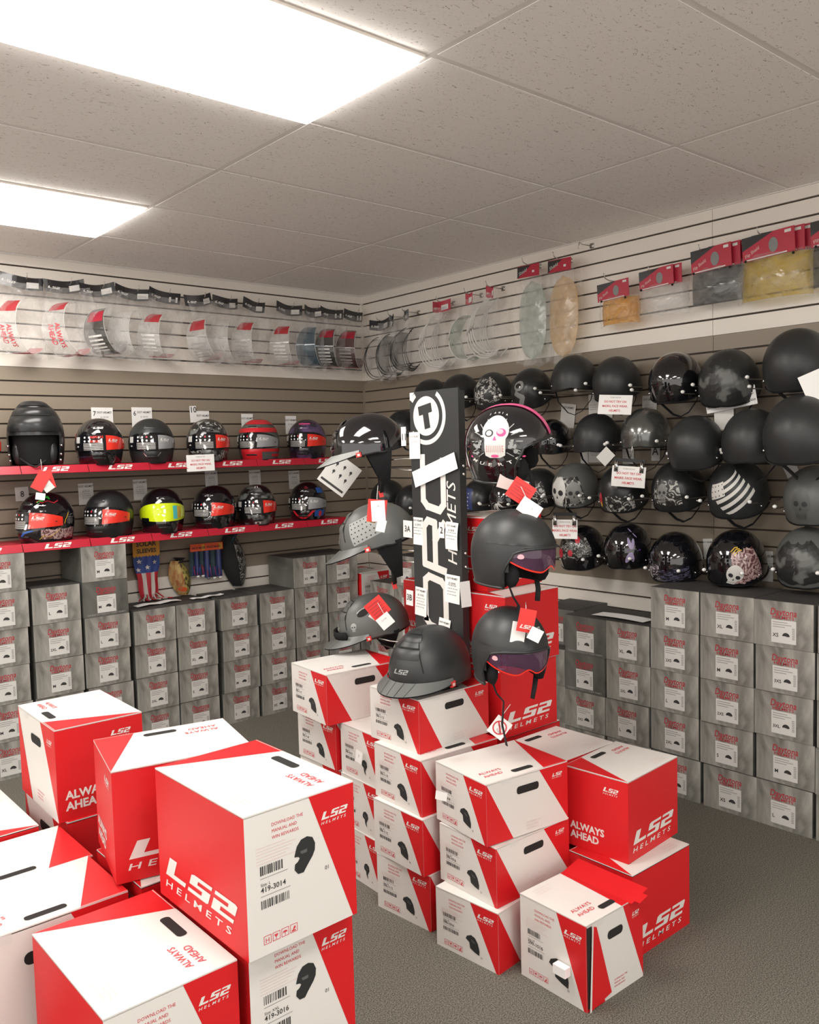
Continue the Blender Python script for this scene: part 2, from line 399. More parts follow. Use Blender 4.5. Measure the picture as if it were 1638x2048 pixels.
# columns: left x, list of sizes bottom to top ('*' = dark carton)
LC = [(-2.715, ['XL', 'M', 'L', 'M', 'S', 'M']), (-2.450, ['S', 'L', 'M', '2XL', 'L']), (-2.190, ['XS', 'S', 'S', 'L', 'M*', 'M']),
      (-1.925, ['L', '2XL', 'S', 'L']), (-1.668, ['XS', 'S', 'XL', 'L']), (-1.392, ['S', 'M', 'XS', 'S']), (-1.130, ['XS', '2XS', 'L', 'S']),
      (-.873, ['S', 'M', 'XS', 'M', 'XS']), (-.618, ['XL', 'L', 'L', 'M', '2XS']), (-.365, ['M', 'S', 'L'])]
rj = random.Random(3)
nm = ['leftmost', 'second', 'third', 'fourth', 'fifth', 'sixth', 'seventh', 'eighth', 'ninth', 'tenth']
for ci, (x0, sizes) in enumerate(LC):
    for k, s_ in enumerate(sizes):
        n = len(sizes)-k
        pos = 'topmost' if n == 1 else ('bottom' if k == 0 else ORD[n-1]+' down')
        st = ('leftmost stack' if ci == 0 else nm[ci]+' stack from left') + ', back wall'
        dk = s_.endswith('*')
        grey_box(x0+GW/2+rj.uniform(-.005, .007), -.35+GD/2+rj.uniform(-.007, .007), k*(GH+.0015), rj.uniform(-.012, .012), s_.strip('*'), dk,
                 '%s box marked %s, %s in %s' % ('dark grey' if dk else 'smoky grey', s_.strip('*'), pos, st), 'grey helmet boxes stacked along the back wall')
RC = [(-3.652, ['M', 'L', 'S', 'XL', 'M']), (-3.398, ['L', 'M', '3XL', '3XS', 'XS']), (-3.146, ['XS', 'S', '2XS', 'M', 'XL']), (-2.894, ['XL', '2XL', 'L', '2XS', 'M']),
      (-2.642, ['S', 'L', '2XL', 'XL']), (-2.392, ['M', '3XS', 'S*', 'S*']), (-2.135, ['S', 'M', 'L']),
      (-1.20, ['XS', 'L', 'M', 'S', 'S']), (-.95, ['M', 'XL', 'S', 'M', 'L']), (-.70, ['S', 'S', 'XL', 'M'])]
for ci, (y0, sizes) in enumerate(RC):
    xx = -.44 if ci < 7 else -.355
    for k, s_ in enumerate(sizes):
        if ci == 6: xx = -.42
        n = len(sizes)-k
        pos = 'topmost' if n == 1 else ('bottom' if k == 0 else ORD[n-1]+' down')
        st = ('rightmost stack' if ci == 0 else nm[ci]+' stack from right') + ', right wall'
        dk = s_.endswith('*')
        dx = -.03 if (ci in (3, 2) and k == 0) else 0
        grey_box(xx+GD/2+rj.uniform(-.006, .006), y0+GW/2+rj.uniform(-.005, .005)+(-.012 if (ci == 2 and k == 0) else 0), k*(GH+.0015), -math.pi/2+rj.uniform(-.012, .012), s_.strip('*'), dk,
                 '%s box marked %s, %s in %s' % ('dark grey' if dk else 'smoky grey', s_.strip('*'), pos, st), 'grey helmet boxes stacked along the right wall')
grey_box(-.20, -2.0, 3*(GH+.0015), -math.pi/2+.05, 'M', True, 'dark grey helmet box set back on the low stack behind the red boxes', 'grey helmet boxes stacked along the right wall')

# ------------------------------------------------------------------ red and white helmet boxes
SIL_FULL = [(-.65,.05),(-.58,.32),(-.48,.62),(-.22,.93),(.15,1),(.48,.84),(.63,.45),(.60,.05),(.45,-.25),(.08,-.72),(-.12,-1),(-.45,-.98),(-.66,-.68),(-.62,-.36),(-.45,-.28),(-.33,-.10),(-.42,.0)]
SIL_HALF = [(-.9,.35),(-.75,.7),(-.2,1),(.3,.85),(.65,.35),(.85,-.4),(.8,-.95),(.2,-.8),(-.35,-.55),(-.45,.1),(-.55,.15),(-.9,.35)]
SIL_OPEN = [(-.5,.4),(-.3,.85),(.1,1),(.5,.75),(.6,.2),(.35,-.2),(.2,-.5),(.35,-1),(.1,-.8),(-.05,-.5),(-.1,-.1),(-.45,.1)]
def ls2_box(name_label, C, th, A, B, h, rot, sil='half', code='', size='', lid_open=False, group=None, show=True, seal=True):
    """C = front vertical edge, th = direction of the left-hand face (deg); rot = which print faces where"""
    e = Vector((math.cos(R(th)), math.sin(R(th)), 0)); q = Vector((e.y, -e.x, 0))
    cen = Vector(C)+e*A/2+q*B/2
    t = thing('helmet_box', name_label, 'box', cen, (0, 0, R(rot+th-90)), group or 'red and white helmet boxes')
    if rot % 180 == 0: a, b = A, B
    else: a, b = B, A
    x, y = b/2, a/2
    FL = plane((-x, y, 0), (0, -1, 0)); FH = plane((-x, -y, 0), (1, 0, 0)); FA = plane((x, -y, 0), (0, 1, 0)); FG = plane((x, y, 0), (-1, 0, 0))
    FT = plane((-x, -y, h+.003), (1, 0, 0), (0, 1, 0))
    big = h > .23
    m = MB()
    m.poly([(-x,y,0),(-x,-y,0),(-x,-y,h),(-x,y,h)], 'card_white'); m.poly([(-x,-y,0),(x,-y,0),(x,-y,h),(-x,-y,h)], 'card_white')
    m.poly([(x,-y,0),(x,y,0),(x,y,h),(x,-y,h)], 'red_print'); m.poly([(x,y,0),(-x,y,0),(-x,y,h),(x,y,h)], 'red_print'); m.poly([(-x,-y,0),(-x,y,0),(x,y,0),(x,-y,0)], 'card_white')
    d = .0005
    # label face
    m.decal([(.57*a, h), (a, h), (a, 0), (.96*a, 0)], 'red_print', FL, d)
    ls2(m, .68*a, .80*h, .26*a, .055*h if big else .07*h, 'card_white', FL)
    tx = .23*a if big else .22*a; ts = .026*h/.27 if big else .011
    ts = .0098 if big else .0085
    for i, s_ in enumerate(('DOWNLOAD THE', 'MANUAL AND', 'WIN REWARDS')): m.text(s_, tx, h*.93-(i+1)*ts*1.35, ts, 'red_text', FL, sx=.95)
    for i in range(6): m.decal(rectp(.09*a, h*(.755-.022*i) if big else h*(.70-.02*i), a*(.26+.03*((i*3) % 4)), h*.006), 'pale_pink', FL, d)
    bc = random.Random(len(name_label)+int(1000*h))
    def bars(x0, y0, ww, hh):
        xx = x0
        while xx < x0+ww:
            bw = bc.choice((.0012, .002, .003)); m.decal(rectp(xx, y0, bw, hh), 'dark_text', FL, .0008); xx += bw+bc.choice((.0014, .0022, .003))
    bars(.12*a, .565*h, .20*a, .065*h)
    m.text('Size: '+(size or 'M'), .12*a, .49*h, .009, 'dark_text', FL); m.text(code or '590-1110', .12*a, .445*h, .0155 if big else .012, 'dark_text', FL, bold=.012)
    m.decal(rectp(.12*a, .415*h, .26*a, .006*h), 'grey_text', FL, d); m.decal(rectp(.12*a, .54*h, .24*a, .006*h), 'grey_text', FL, d)
    bars(.12*a, .33*h, .24*a, .06*h)
    sl = {'full': SIL_FULL, 'half': SIL_HALF, 'open': SIL_OPEN}[sil]
    sx_, sy_, ss = (.52*a, .60*h, .125*h) if sil == 'full' else (.60*a, .30*h, .15*h)
    m.decal([(sx_+u*ss*1.12, sy_+v*ss) for u, v in sl], 'matte_black', FL, .0009)
    if sil == 'full':
        m.decal([(sx_+ss*u, sy_+ss*v) for u, v in ((-.35,.28),(.15,.3),(.12,.1),(-.25,.1))], 'grey_matte', FL, .0012); m.text('01', .70*a, .43*h, .012, 'dark_text', FL)
    else:
        m.decal([(sx_+ss*u, sy_+ss*v) for u, v in ((-.2,.55),(.35,.3),(.3,.15),(-.2,.4))], 'grey_matte', FL, .0012); m.text('01', .72*a, .12*h, .009, 'dark_text', FL)
    q_ = .062*a
    for i in range(4):
        X, Y = .13*a+i*q_*1.25, .075*h
        for r_ in (rectp(X, Y, q_, .0012), rectp(X, Y+q_, q_, .0012), rectp(X, Y, .0012, q_), rectp(X+q_, Y, .0012, q_+.001)): m.decal(r_, 'red_text', FL, d)
    X = .13*a; Y = .075*h
    m.text('H', X+q_*.2, Y+q_*.2, q_*.85, 'red_text', FL)
    X += q_*1.25; m.decal([(X+q_*u, Y+q_*v) for u, v in ((.2,.8),(.8,.8),(.65,.5),(.53,.45),(.53,.2),(.7,.15),(.3,.15),(.47,.2),(.47,.45),(.35,.5))], 'red_text', FL, .0008)
    X += q_*1.25; m.decal([(X+q_*u, Y+q_*v) for u, v in ((.12,.5),(.3,.75),(.7,.75),(.88,.5),(.55,.5),(.55,.15),(.47,.15),(.47,.5))], 'red_text', FL, .0008)
    X += q_*1.25; m.decal([(X+q_*u, Y+q_*v) for u, v in ((.2,.15),(.8,.15),(.8,.3),(.5,.3),(.8,.55),(.7,.85),(.5,.7),(.4,.4),(.2,.3))], 'red_text', FL, .0008)
    # handle face
    m.decal([(0, h), (.002, h), (.31*b, 0), (0, 0)], 'red_print', FH, d); m.decal([(.64*b, h), (b, h), (b, .03*h)], 'red_print', FH, d)
    ls2(m, .80*b, .82*h, .13*b, .045*h if big else .055*h, 'card_white', FH)
    m.decal(rrect(.36*b, .70*h, .27*b, .105*h if big else .13*h, .05*h, 4), 'slot_dark', FH, .0009)  # handle hole as a flat patch, the shade inside painted near-black
    for i in range(3): m.text(('DOWNLOAD THE', 'MANUAL AND', 'WIN REWARDS')[i], .47*b, .17*h-i*.010, .0075, 'pale_pink' if not big else 'red_text', FH)
    m.decal(rectp(.18*b, .93*h, .12*b, .07*h), 'sticker_white', FH, .0006)
    # always-ahead face and logo face
    ls2(m, .62*a, .82*h, .24*a, .055*h, 'card_white', FA)
    m.text('ALWAYS', .09*a, .235*h, .125*h, 'card_white', FA, bold=.035); m.text('AHEAD', .09*a, .115*h, .125*h, 'card_white', FA, bold=.035)
    ls2(m, .09*b, .20*h, .82*b, .155*h, 'card_white', FG, shear=.5)
    m.obj('carton_body', t)
    # lid: two flaps closed over the top, printed
    l = MB()
    if lid_open:
        l.box((-x, -y, h-.002), (x*.5, y, h+.003), 'card_white')
    else:
        l.box((-x, -y, h-.002), (x, y, h+.003), 'card_white')
    if not lid_open: l.decal([(b, a), (b, 0), (.70*b, 0)], 'red_print', FT, d)
    else: l.decal([(.70*b, a), (.75*b, a), (.75*b, 0), (.62*b, 0)], 'red_print', FT, d)
    l.decal(rrect(.40*b, .10*a, .25*b, .085*a, .035*a, 4), 'slot_dark', FT, .0008)  # lid slot is not cut, its dark inside is painted on
    tm = 'red_text'
    l.text('ALWAYS', .10*b, .27*a, .085*a, tm, FT, bold=.01); l.text('AHEAD', .10*b, .17*a, .085*a, tm, FT, bold=.01)
    for i, s_ in enumerate(('DOWNLOAD THE', 'MANUAL AND', 'WIN REWARDS')): l.text(s_, .12*b, .90*a-i*.012, .009, 'pale_pink', FT)
    if not lid_open:
        l.decal(rectp(0, .008*a, b, .0016), 'pale_pink', FT, .0006)
    l.obj('lid', t)
    return t
K = dict
SB, FB = .19, .27
# centre stacks (small boxes)
ls2_box('small red and white helmet box at the floor of the middle stack', (-2.007, -2.854, 0), 94.8, .255, .335, SB-.001, 0, code='590-1112')
ls2_box('small red and white helmet box, second from the floor in the middle stack', (-2.028, -2.848, .193), 89.6, .26, .345, SB-.001, 0, code='590-1112')
ls2_box('small red and white helmet box, third from the floor in the middle stack', (-2.017, -2.834, .386), 87.3, .26, .345, SB-.003, 0, code='590-1110')
ls2_box('small red and white helmet box with a black helmet resting on its lid', (-1.978, -2.785, .576), 89.9, .262, .330, .181, 0, code='590-1113')
ls2_box('small red and white helmet box on the floor behind the middle stack', (-1.974, -2.560, 0), 87, .25, .335, SB-.001, 0, sil='open', code='590-1015')
ls2_box('small red and white helmet box, middle one of the stack behind', (-1.968, -2.556, .193), 88, .25, .335, SB-.001, 0, sil='open', code='590-1014')
ls2_box('small red and white helmet box with a torn white tag on its label', (-1.965, -2.554, .386), 87.5, .25, .335, SB-.004, 0, sil='open', code='590-1013')
ls2_box('small red and white helmet box on the floor of the farthest centre stack', (-1.972, -2.295, 0), 88, .26, .345, SB-.001, 0, code='590-1110')
ls2_box('small red and white helmet box, second from the floor of the farthest centre stack', (-1.955, -2.290, .193), 91, .26, .345, SB-.001, 0, code='590-1111')
ls2_box('small red and white helmet box in shade beneath the farthest top box', (-1.966, -2.288, .386), 89.5, .26, .345, SB-.004, 0, code='590-1110')
ls2_box('small white and red helmet box topmost of the farthest centre stack', (-2.018, -2.312, .576), 85.7, .265, .346, SB, 0, code='590-1113')
# front column
ls2_box('small red and white helmet box on the floor, left of the open box', (-2.017, -3.170, 0), 94.8, .255, .335, SB-.001, 0, code='590-1016')
ls2_box('small red and white helmet box, middle of three left of the open box', (-1.999, -3.150, .193), 88.8, .258, .335, SB-.005, 0, code='590-1016')
ls2_box('small red and white helmet box atop the front stack, white tag on label', (-2.015, -3.129, .384), 83.1, .262, .335, SB, 0, code='590-1014')
# open box on the floor in front
t = ls2_box('red and white helmet box at the front, lid and corner torn open', (-1.968, -3.462, 0), 89.0, .250, .262, .250, 0, code='599-1016', lid_open=True)
def open_box_extras(t):
    x, y, h = .131, .125, .25
    m = MB(); X = Matrix.Translation((x*.48, 0, h)) @ Matrix.Rotation(R(-14), 4, 'Y')
    m.box((0, -y-.012, 0), (x*.62, y, .003), 'red_print', X)
    m.box((.015, -y-.030, 0), (x*.42, -y-.012, .003), 'red_print', X); m.obj('torn_flap', t)
    m = MB(); F = plane((-x, -y-.0015, 0), (1, 0, 0))
    m.decal([(.000, h-.004), (.022, h-.004), (.012, .01), (.002, .01)], 'slot_dark', F, .001)
    P = [(.020, h-.002), (.075, h-.012), (.110, .0), (.004, .0)]
    m.decal([(.022, h-.004), (.040, h-.012), (.105, .02), (.008, .001)], 'red_print', F, .004)
    m.decal([(.0185, h-.002), (.0245, h-.004), (.012, .001), (.004, .001)], 'card_white', F, .006); m.obj('split_corner', t)
    m = MB(); FL = plane((-x, y, 0), (0, -1, 0))
    m.box((-x-.028, -.07, .085), (-x-.004, -.025, .112), 'paper', Matrix.Rotation(R(0), 4, 'X')); m.obj('torn_label', t)
open_box_extras(t)
# big boxes to the right
ls2_box('big red box at floor level behind the open box, right side logo showing', (-1.663, -3.402, 0), 90, .245, .316, .268, 180, sil='full')
ls2_box('big red box with always ahead print, upper one of the right-hand pair', (-1.612, -3.352, .272), 94.1, .238, .312, .262, 180, sil='full')
ls2_box('big red box on the floor behind the right-hand pair', (-1.660, -3.092, 0), 90, .26, .325, .268, 180, sil='full')
ls2_box('big red box with white lid showing behind the right-hand pair', (-1.662, -3.094, .272), 90, .26, .326, .264, 180, sil='full')
ls2_box('big red box on the floor beneath the tall red stack', (-1.598, -2.795, 0), 90, .25, .33, .268, 180, sil='full')
ls2_box('big red box, second from the floor of the tall red stack', (-1.598, -2.795, .272), 90, .25, .33, .264, 180, sil='full')
ls2_box('big red box with large white logo, third from the floor of the tall red stack', (-1.600, -2.803, .540), 90.5, .255, .310, .256, 180, sil='full')
ls2_box('big red box second from top of the tall red stack, behind the goggled helmets', (-1.590, -2.822, .801), 92, .255, .305, .258, 180, sil='full')
ls2_box('big red box topmost of the tall red stack beside the sign post', (-1.560, -2.708, 1.064), 93, .245, .323, .272, 180, sil='full')
for k in range(4):
    ls2_box(['big red box on the floor behind the black sign post', 'big red box, second from the floor behind the black sign post', 'big red box, third from the floor behind the black sign post', 'big red box whose always ahead print peeks out left of the black sign post'][k], (-1.43, -2.335, k*.2605), 90, .26, .33, .256, 180, sil='full')
ls2_box('red and white box in the far corner on grey boxes', (-.36, -.372, 3*(GH+.0015)+.002), 90, .30, .235, .225, 90, sil='full')
# near left cluster
ls2_box('large red and white box in front marked 419-3014, nearest and highest', (-3.025, -3.464, .585), 90.8, .388, .27, .292, 90, sil='full', code='419-3014', size='L')
ls2_box('large red and white box marked 419-3016 beneath the nearest highest one', (-3.004, -3.424, .292), 90.2, .36, .262, .288, 90, sil='full', code='419-3016', size='XXL')
ls2_box('large box on the floor beneath the 419-3016 box', (-3.004, -3.424, 0), 90.2, .36, .262, .288, 90, sil='full')
ls2_box('large box at the bottom left, white lid with always ahead and handle slot', (-3.303, -3.424, .292), 90.2, .388, .274, .282, 90, sil='full')
ls2_box('large box on the floor beneath the bottom left one', (-3.303, -3.424, 0), 90.2, .388, .274, .288, 90, sil='full')
ls2_box('large white-lidded box at the left edge behind the bottom left one', (-3.445, -2.990, .292), 90, .25, .372, .278, 0, sil='full')
ls2_box('large box on the floor under the white-lidded left edge box', (-3.445, -2.990, 0), 90, .25, .372, .288, 0, sil='full')
ls2_box('large white-lidded box at the left edge, second row back', (-3.43, -2.730, .292), 90, .255, .372, .270, 0, sil='full')
ls2_box('large box on the floor in the second row back at the left edge', (-3.43, -2.730, 0), 90, .255, .372, .288, 0, sil='full')
ls2_box('large white-lidded box at the left edge, farthest back', (-3.385, -2.462, .292), 90, .372, .278, .282, 270, sil='full')
ls2_box('large box on the floor at the left edge, farthest back', (-3.385, -2.462, 0), 90, .372, .278, .288, 270, sil='full')
ls2_box('large red box with handle slot and always ahead print, farthest back of the near pile', (-3.062, -2.492, .576), 88.8, .342, .252, .262, 270, sil='full')
ls2_box('large box beneath the farthest back red box of the near pile', (-3.042, -2.500, .292), 90, .37, .27, .280, 270, sil='full')
ls2_box('large box on the floor beneath the farthest back of the near pile', (-3.042, -2.500, 0), 90, .37, .27, .288, 270, sil='full')
ls2_box('large red box between the nearest and the farthest of the near pile', (-3.086, -2.955, .578), 77.3, .272, .345, .272, 180, sil='full')
ls2_box('large box beneath the red box in the middle of the near pile', (-3.045, -3.000, .292), 90, .275, .36, .280, 180, sil='full')
ls2_box('large box on the floor in the middle of the near pile', (-3.045, -3.000, 0), 90, .275, .36, .288, 180, sil='full')

# ------------------------------------------------------------------ helmet surfaces: (azimuth deg from the brow, v: 1 crown .. 0 temple .. -1 neck)
def surf(rx, ry, h1, h2, chin=0, taper=.14, back=.0):
    def f(az, v, off=0):
        a = R(az)
        if v >= 0:
            p = v*math.pi/2; s = max(math.cos(p), 0)**.92; z = h1*math.sin(p)
        else:
            s = 1-taper*v*v; z = v*h2
        x = rx*s*math.sin(a); y = -ry*s*math.cos(a)
        if chin and math.cos(a) > 0: y -= chin*math.exp(-(az/40)**2)*math.exp(-((v+.6)/.4)**2)
        if back and math.cos(a) < 0 and v < 0: z += back*math.cos(a)*(-v)
        n = Vector((math.sin(a)*max(s, .02)/rx, -math.cos(a)*max(s, .02)/ry, (z/h1/h1 if v > 0 else 0))).normalized()
        return Vector((x, y, z)) + n*off
    return f
FULL = surf(.125, .150, .135, .115, chin=.026)
HALF = surf(.121, .140, .142, .115, taper=.10)
OPEN = surf(.128, .150, .140, .125, taper=.16)
def mapper(sf, az0, v0, rot=0, k=1.0, base=0.0):
    c, s = math.cos(R(rot)), math.sin(R(rot))
    def M(u, v, off=0):
        a, b = (u*c-v*s)*k, (u*s+v*c)*k
        return sf(az0+a*450, min(v0+b/.21, .999), off+base)
    return M
def shell(mb, sf, rim, m, off=0, nu=40, nv=14, a0=-180, a1=180, top=1):
    mb.grid(lambda u, v: sf(a0+(a1-a0)*u, top+(rim(a0+(a1-a0)*u)-top)*v, off), nu, nv, m, a1-a0 == 360)
def rimband(mb, sf, rim, m, o0=-.02, o1=.002, nu=40, h=.012):
    def f(u, v):
        az = -180+360*u; r = rim(az)
        p = [(o1, 0), (o1+.001, -h), (o0, -h), (o0, 0)][min(3, int(v*3+.01))]
        q = sf(az, r, p[0]); q.z += p[1]; return q
    mb.grid(f, nu, 3, m, True)
def straps(t, hw=.105, drop=.13, y=.0, name='chin_strap', z=-.02, buckle=None):
    m = MB(); pts = [(-hw, y, z), (-hw*.85, y-.005, z-drop*.45), (-hw*.35, y-.012, z-drop*.9), (0, y-.016, z-drop), (hw*.4, y-.01, z-drop*.85), (hw*.85, y-.004, z-drop*.42), (hw, y, z)]
    m.tube(pts, .006, 'strap_black', 6, flat=(.009, .0022)); s = m.obj(name, t, True)
    if buckle:
        b = MB(); b.box((-.012, y-.024, z-drop-.012), (.022, y-.006, z-drop+.014), buckle); b.obj('buckle', s)
def skull(mb, M, s, light='graphic_white', dark='matte_black', sub=.012, o=0):
    mb.decal(ell(0, .12*s, .42*s, .46*s), light, M, .0012+o, sub)
    mb.decal([(-.24*s, -.2*s), (.24*s, -.2*s), (.2*s, -.58*s), (-.2*s, -.58*s)], light, M, .0012+o, sub)
    for sg in (-1, 1): mb.decal(ell(sg*.18*s, .02*s, .12*s, .10*s, 10), dark, M, .002+o, sub)
    mb.decal([(-.05*s, -.2*s), (.05*s, -.2*s), (0, -.08*s)], dark, M, .002+o)
    for i in range(5): mb.decal(rectp((-.17+.08*i)*s, -.5*s, .012*s, .16*s), dark, M, .002+o)
    mb.decal(rectp(-.18*s, -.425*s, .36*s, .014*s), dark, M, .002+o)
def flames(mb, M, s, m, seed=1, n=9, sub=.015):
    r = random.Random(seed)
    for i in range(n):
        a = R(-70+140*i/(n-1)+r.uniform(-8, 8)); L = s*r.uniform(.5, 1); w_ = s*.05
        p0 = (s*.12*math.sin(a), s*.12*math.cos(a)); pm = (L*.55*math.sin(a+.25), L*.55*math.cos(a+.25)); p1 = (L*math.sin(a), L*math.cos(a))
        mb.decal([(p0[0]-w_, p0[1]), (p0[0]+w_, p0[1]), (pm[0]+w_*.6, pm[1]), p1, (pm[0]-w_*.6, pm[1])], m, M, .0012, sub)
def blob_patch(mb, sf, a0, a1, v0, v1, m, off=.0012, nu=12, nv=8, jag=0, seed=0):
    r = random.Random(seed); js = [r.uniform(-jag, jag) for _ in range(nu+1)]; kt = [r.uniform(-jag, jag) for _ in range(nu+1)]
    mb.grid(lambda u, v: sf(a0+(a1-a0)*u, (v0+js[round(u*nu)]*math.sin(math.pi*u))*(1-v)+(v1+kt[round(u*nu)]*math.sin(math.pi*u))*v, off), nu, nv, m)

# ---- half shell helmets on pegs along the right wall
def half_helmet(label, y, z, s, yaw, tilt, shellmat, deco=None, x=-.165, roll=0, strap=True, group='half helmets pegged on the right wall', brim=False, drop=.13):
    t = thing('half_helmet', label, 'helmet', (x, y, z-.035), (R(tilt), R(roll), R(-90+yaw)), group, (s, s, s))
    t.rotation_mode = 'XYZ'
    rim = lambda az: -.20-.16*math.sin(R(min(abs(az), 150)))
    m = MB(); shell(m, HALF, rim, shellmat, 0)
    if brim:
        m.grid(lambda u, v: HALF(-65+130*u, -.18, .002+.035*v*math.cos(R((-65+130*u)*1.3)))-Vector((0, 0, .012*v)), 16, 3, shellmat)
    sh = m.obj('shell', t, True)
    if deco: d = MB(); deco(d); d.obj('graphic', sh)
    m = MB(); shell(m, HALF, rim, 'foam_black', -.018, 28, 8); m.obj('liner', t, True)
    m = MB(); rimband(m, HALF, rim, 'satin_black', h=.006); m.obj('rim_trim', t, True)
    m = MB()
    for a in (-62, 62): m.ball(HALF(a, -.12, .001), .005, 'chrome', 8)
    m.obj('rivets', t, True)
    if strap: straps(t, .10, drop, .0, z=-.04)
    return t
def dk_flag(d):
    M = mapper(HALF, 2, .38, 24, 1.12)
    for i in range(5): d.decal([(-.085+.01*i, .045-.026*i), (.10, .055-.026*i), (.095, .042-.026*i), (-.085+.012*i, .032-.026*i)], 'graphic_white', M, .0012, .02)
    d.decal(rectp(-.085, .0, .07, .055), 'graphic_white', M, .0018, .02)
    for i in range(4):
        for j in range(3): d.decal(ell(-.078+.019*i, .008+.018*j, .003, .003, 5), 'matte_black', M, .0026)
def dk_skull(x0=0, v0=.25, s=.11, lm='graphic_white', k2=True, rot=0):
    def f(d):
        skull(d, mapper(HALF, x0, v0, rot), s, lm)
        if k2: flames(d, mapper(HALF, x0, v0+.1, rot), s*.95, lm, 3, 7)
    return f
def dk_two(d):
    blob_patch(d, HALF, -55, 48, -.14, .60, 'flame_print', .001, jag=.06)
    skull(d, mapper(HALF, -24, .24), .145); skull(d, mapper(HALF, 24, .22, -8), .105, 'graphic_grey')
def dk_roses(d):
    blob_patch(d, HALF, -45, 55, .15, .62, 'roses_print', .001, jag=.09, seed=2)
    for a, v, r_ in ((-38, .22, .024), (22, .62, .022), (-2, .30, .016)):
        M = mapper(HALF, a, v)
        for q in range(6): d.decal(ell(r_*.55*math.cos(q*1.05), r_*.55*math.sin(q*1.05), r_*.55, r_*.5, 8), 'graphic_red', M, .0018+.0002*q, .015)
        d.decal(ell(0, 0, r_*.3, r_*.3, 8), 'flag_red', M, .0036)
def dk_dragonfly(d):
    M = mapper(HALF, 30, .28, -15)
    strokes(d, [(-.02, 0), (.05, .004)], .006, 'graphic_purple', M, .0014)
    for a, l, w_ in ((110, .07, .011), (75, .065, .010), (-110, .065, .011), (-75, .055, .009)):
        c, s_ = math.cos(R(a)), math.sin(R(a)); d.decal([(u*c-v*s_, u*s_+v*c) for u, v in ell(l*.55, 0, l*.45, w_, 12)], 'graphic_lilac', M, .0014, .015)
    M2 = mapper(HALF, 52, .70, 10)
    for a in (80, 100, -80): c, s_ = math.cos(R(a)), math.sin(R(a)); d.decal([(u*c-v*s_, u*s_+v*c) for u, v in ell(.02, 0, .018, .004, 8)], 'graphic_lilac', M2, .0014, .015)
def dk_lace(d):
    blob_patch(d, HALF, -75, -18, -.22, .22, 'lace_print', .001, jag=.05, seed=4)
    blob_patch(d, HALF, -18, 50, -.22, .16, 'lace_blue', .001, jag=.04, seed=5)
def dk_bone(d):
    blob_patch(d, HALF, 12, 70, -.18, .52, 'bone_print', .001, jag=.07, seed=6)
    skull(d, mapper(HALF, 14, .06, -25), .085, 'graphic_white')
    M = mapper(HALF, 18, .48, -40)
    for i in range(3): strokes(d, [(-.02+.012*i, 0), (-.01+.012*i, .03), (.005+.012*i, .04)], .005, 'graphic_yellow', M, .002)
def dk_dimskulls(d): blob_patch(d, HALF, -55, 60, -.1, .75, 'skull_print', .001, jag=.05, seed=8)
def dk_flames(d):
    blob_patch(d, HALF, -35, 40, -.1, .6, 'flame_print', .001, jag=.1, seed=9)
def dk_big(d):
    M = mapper(HALF, 0, .45, 10); d.decal(ell(-.02, .02, .05, .03, 14), 'graphic_grey', M, .0012, .02); d.decal(ell(-.025, .02, .028, .015, 10), 'gloss_black', M, .002, .02)
    strokes(d, [(-.05, -.02), (.0, -.05), (-.03, -.09)], .03, 'graphic_grey', M, .0012, .02)
def dk_ride(d):
    blob_patch(d, HALF, -60, 60, .05, .85, 'flame_print', .001, jag=.04, seed=12)
    blob_patch(d, HALF, -50, 30, .2, .36, 'matte_black', .002)
    d.text('RIDE', 0, 0, .045, 'graphic_white', mapper(HALF, -40, .22), .003, bold=.02); d.text('RIDER', 0, 0, .034, 'graphic_white', mapper(HALF, 35, .45, 60), .003, bold=.02)
def dk_reaper(d):
    blob_patch(d, HALF, -60, -38, -.15, .25, 'roses_print', .001, jag=.03, seed=21)
    d.decal(ell(0, 0, .014, .034, 12, .1), 'graphic_red', mapper(HALF, -42, .12), .0016, .015); d.decal(ell(.004, -.03, .008, .02, 12), 'graphic_yellow', mapper(HALF, -42, .12), .002, .015)
    blob_patch(d, HALF, -25, 45, -.2, .25, 'flame_print', .001, jag=.06, seed=22)
def dk_creature(d):
    blob_patch(d, HALF, -42, 30, .0, .55, 'flame_print', .001, jag=.12, seed=41)
    skull(d, mapper(HALF, -14, .30, 6), .075, 'graphic_grey')
def dk_usa(d):
    blob_patch(d, HALF, -60, 0, -.1, .6, 'graphic_navy', .001)
    M = mapper(HALF, -30, .2)
    for i in range(4):
        for j in range(5): d.decal(ell(-.045+.025*i, -.05+.025*j, .005, .005, 5), 'graphic_white', M, .002)
    strokes(d, [(-.05, -.07), (.05, .02)], .012, 'graphic_grey', M, .0026)
def dk_whisk(d):
    M = mapper(HALF, -10, .2, 200); flames(d, M, .10, 'graphic_white', 14, 8)
def dk_emblem(d):
    M = mapper(HALF, 35, .35); flames(d, M, .05, 'graphic_grey', 4, 6); skull(d, M, .04, 'graphic_grey')
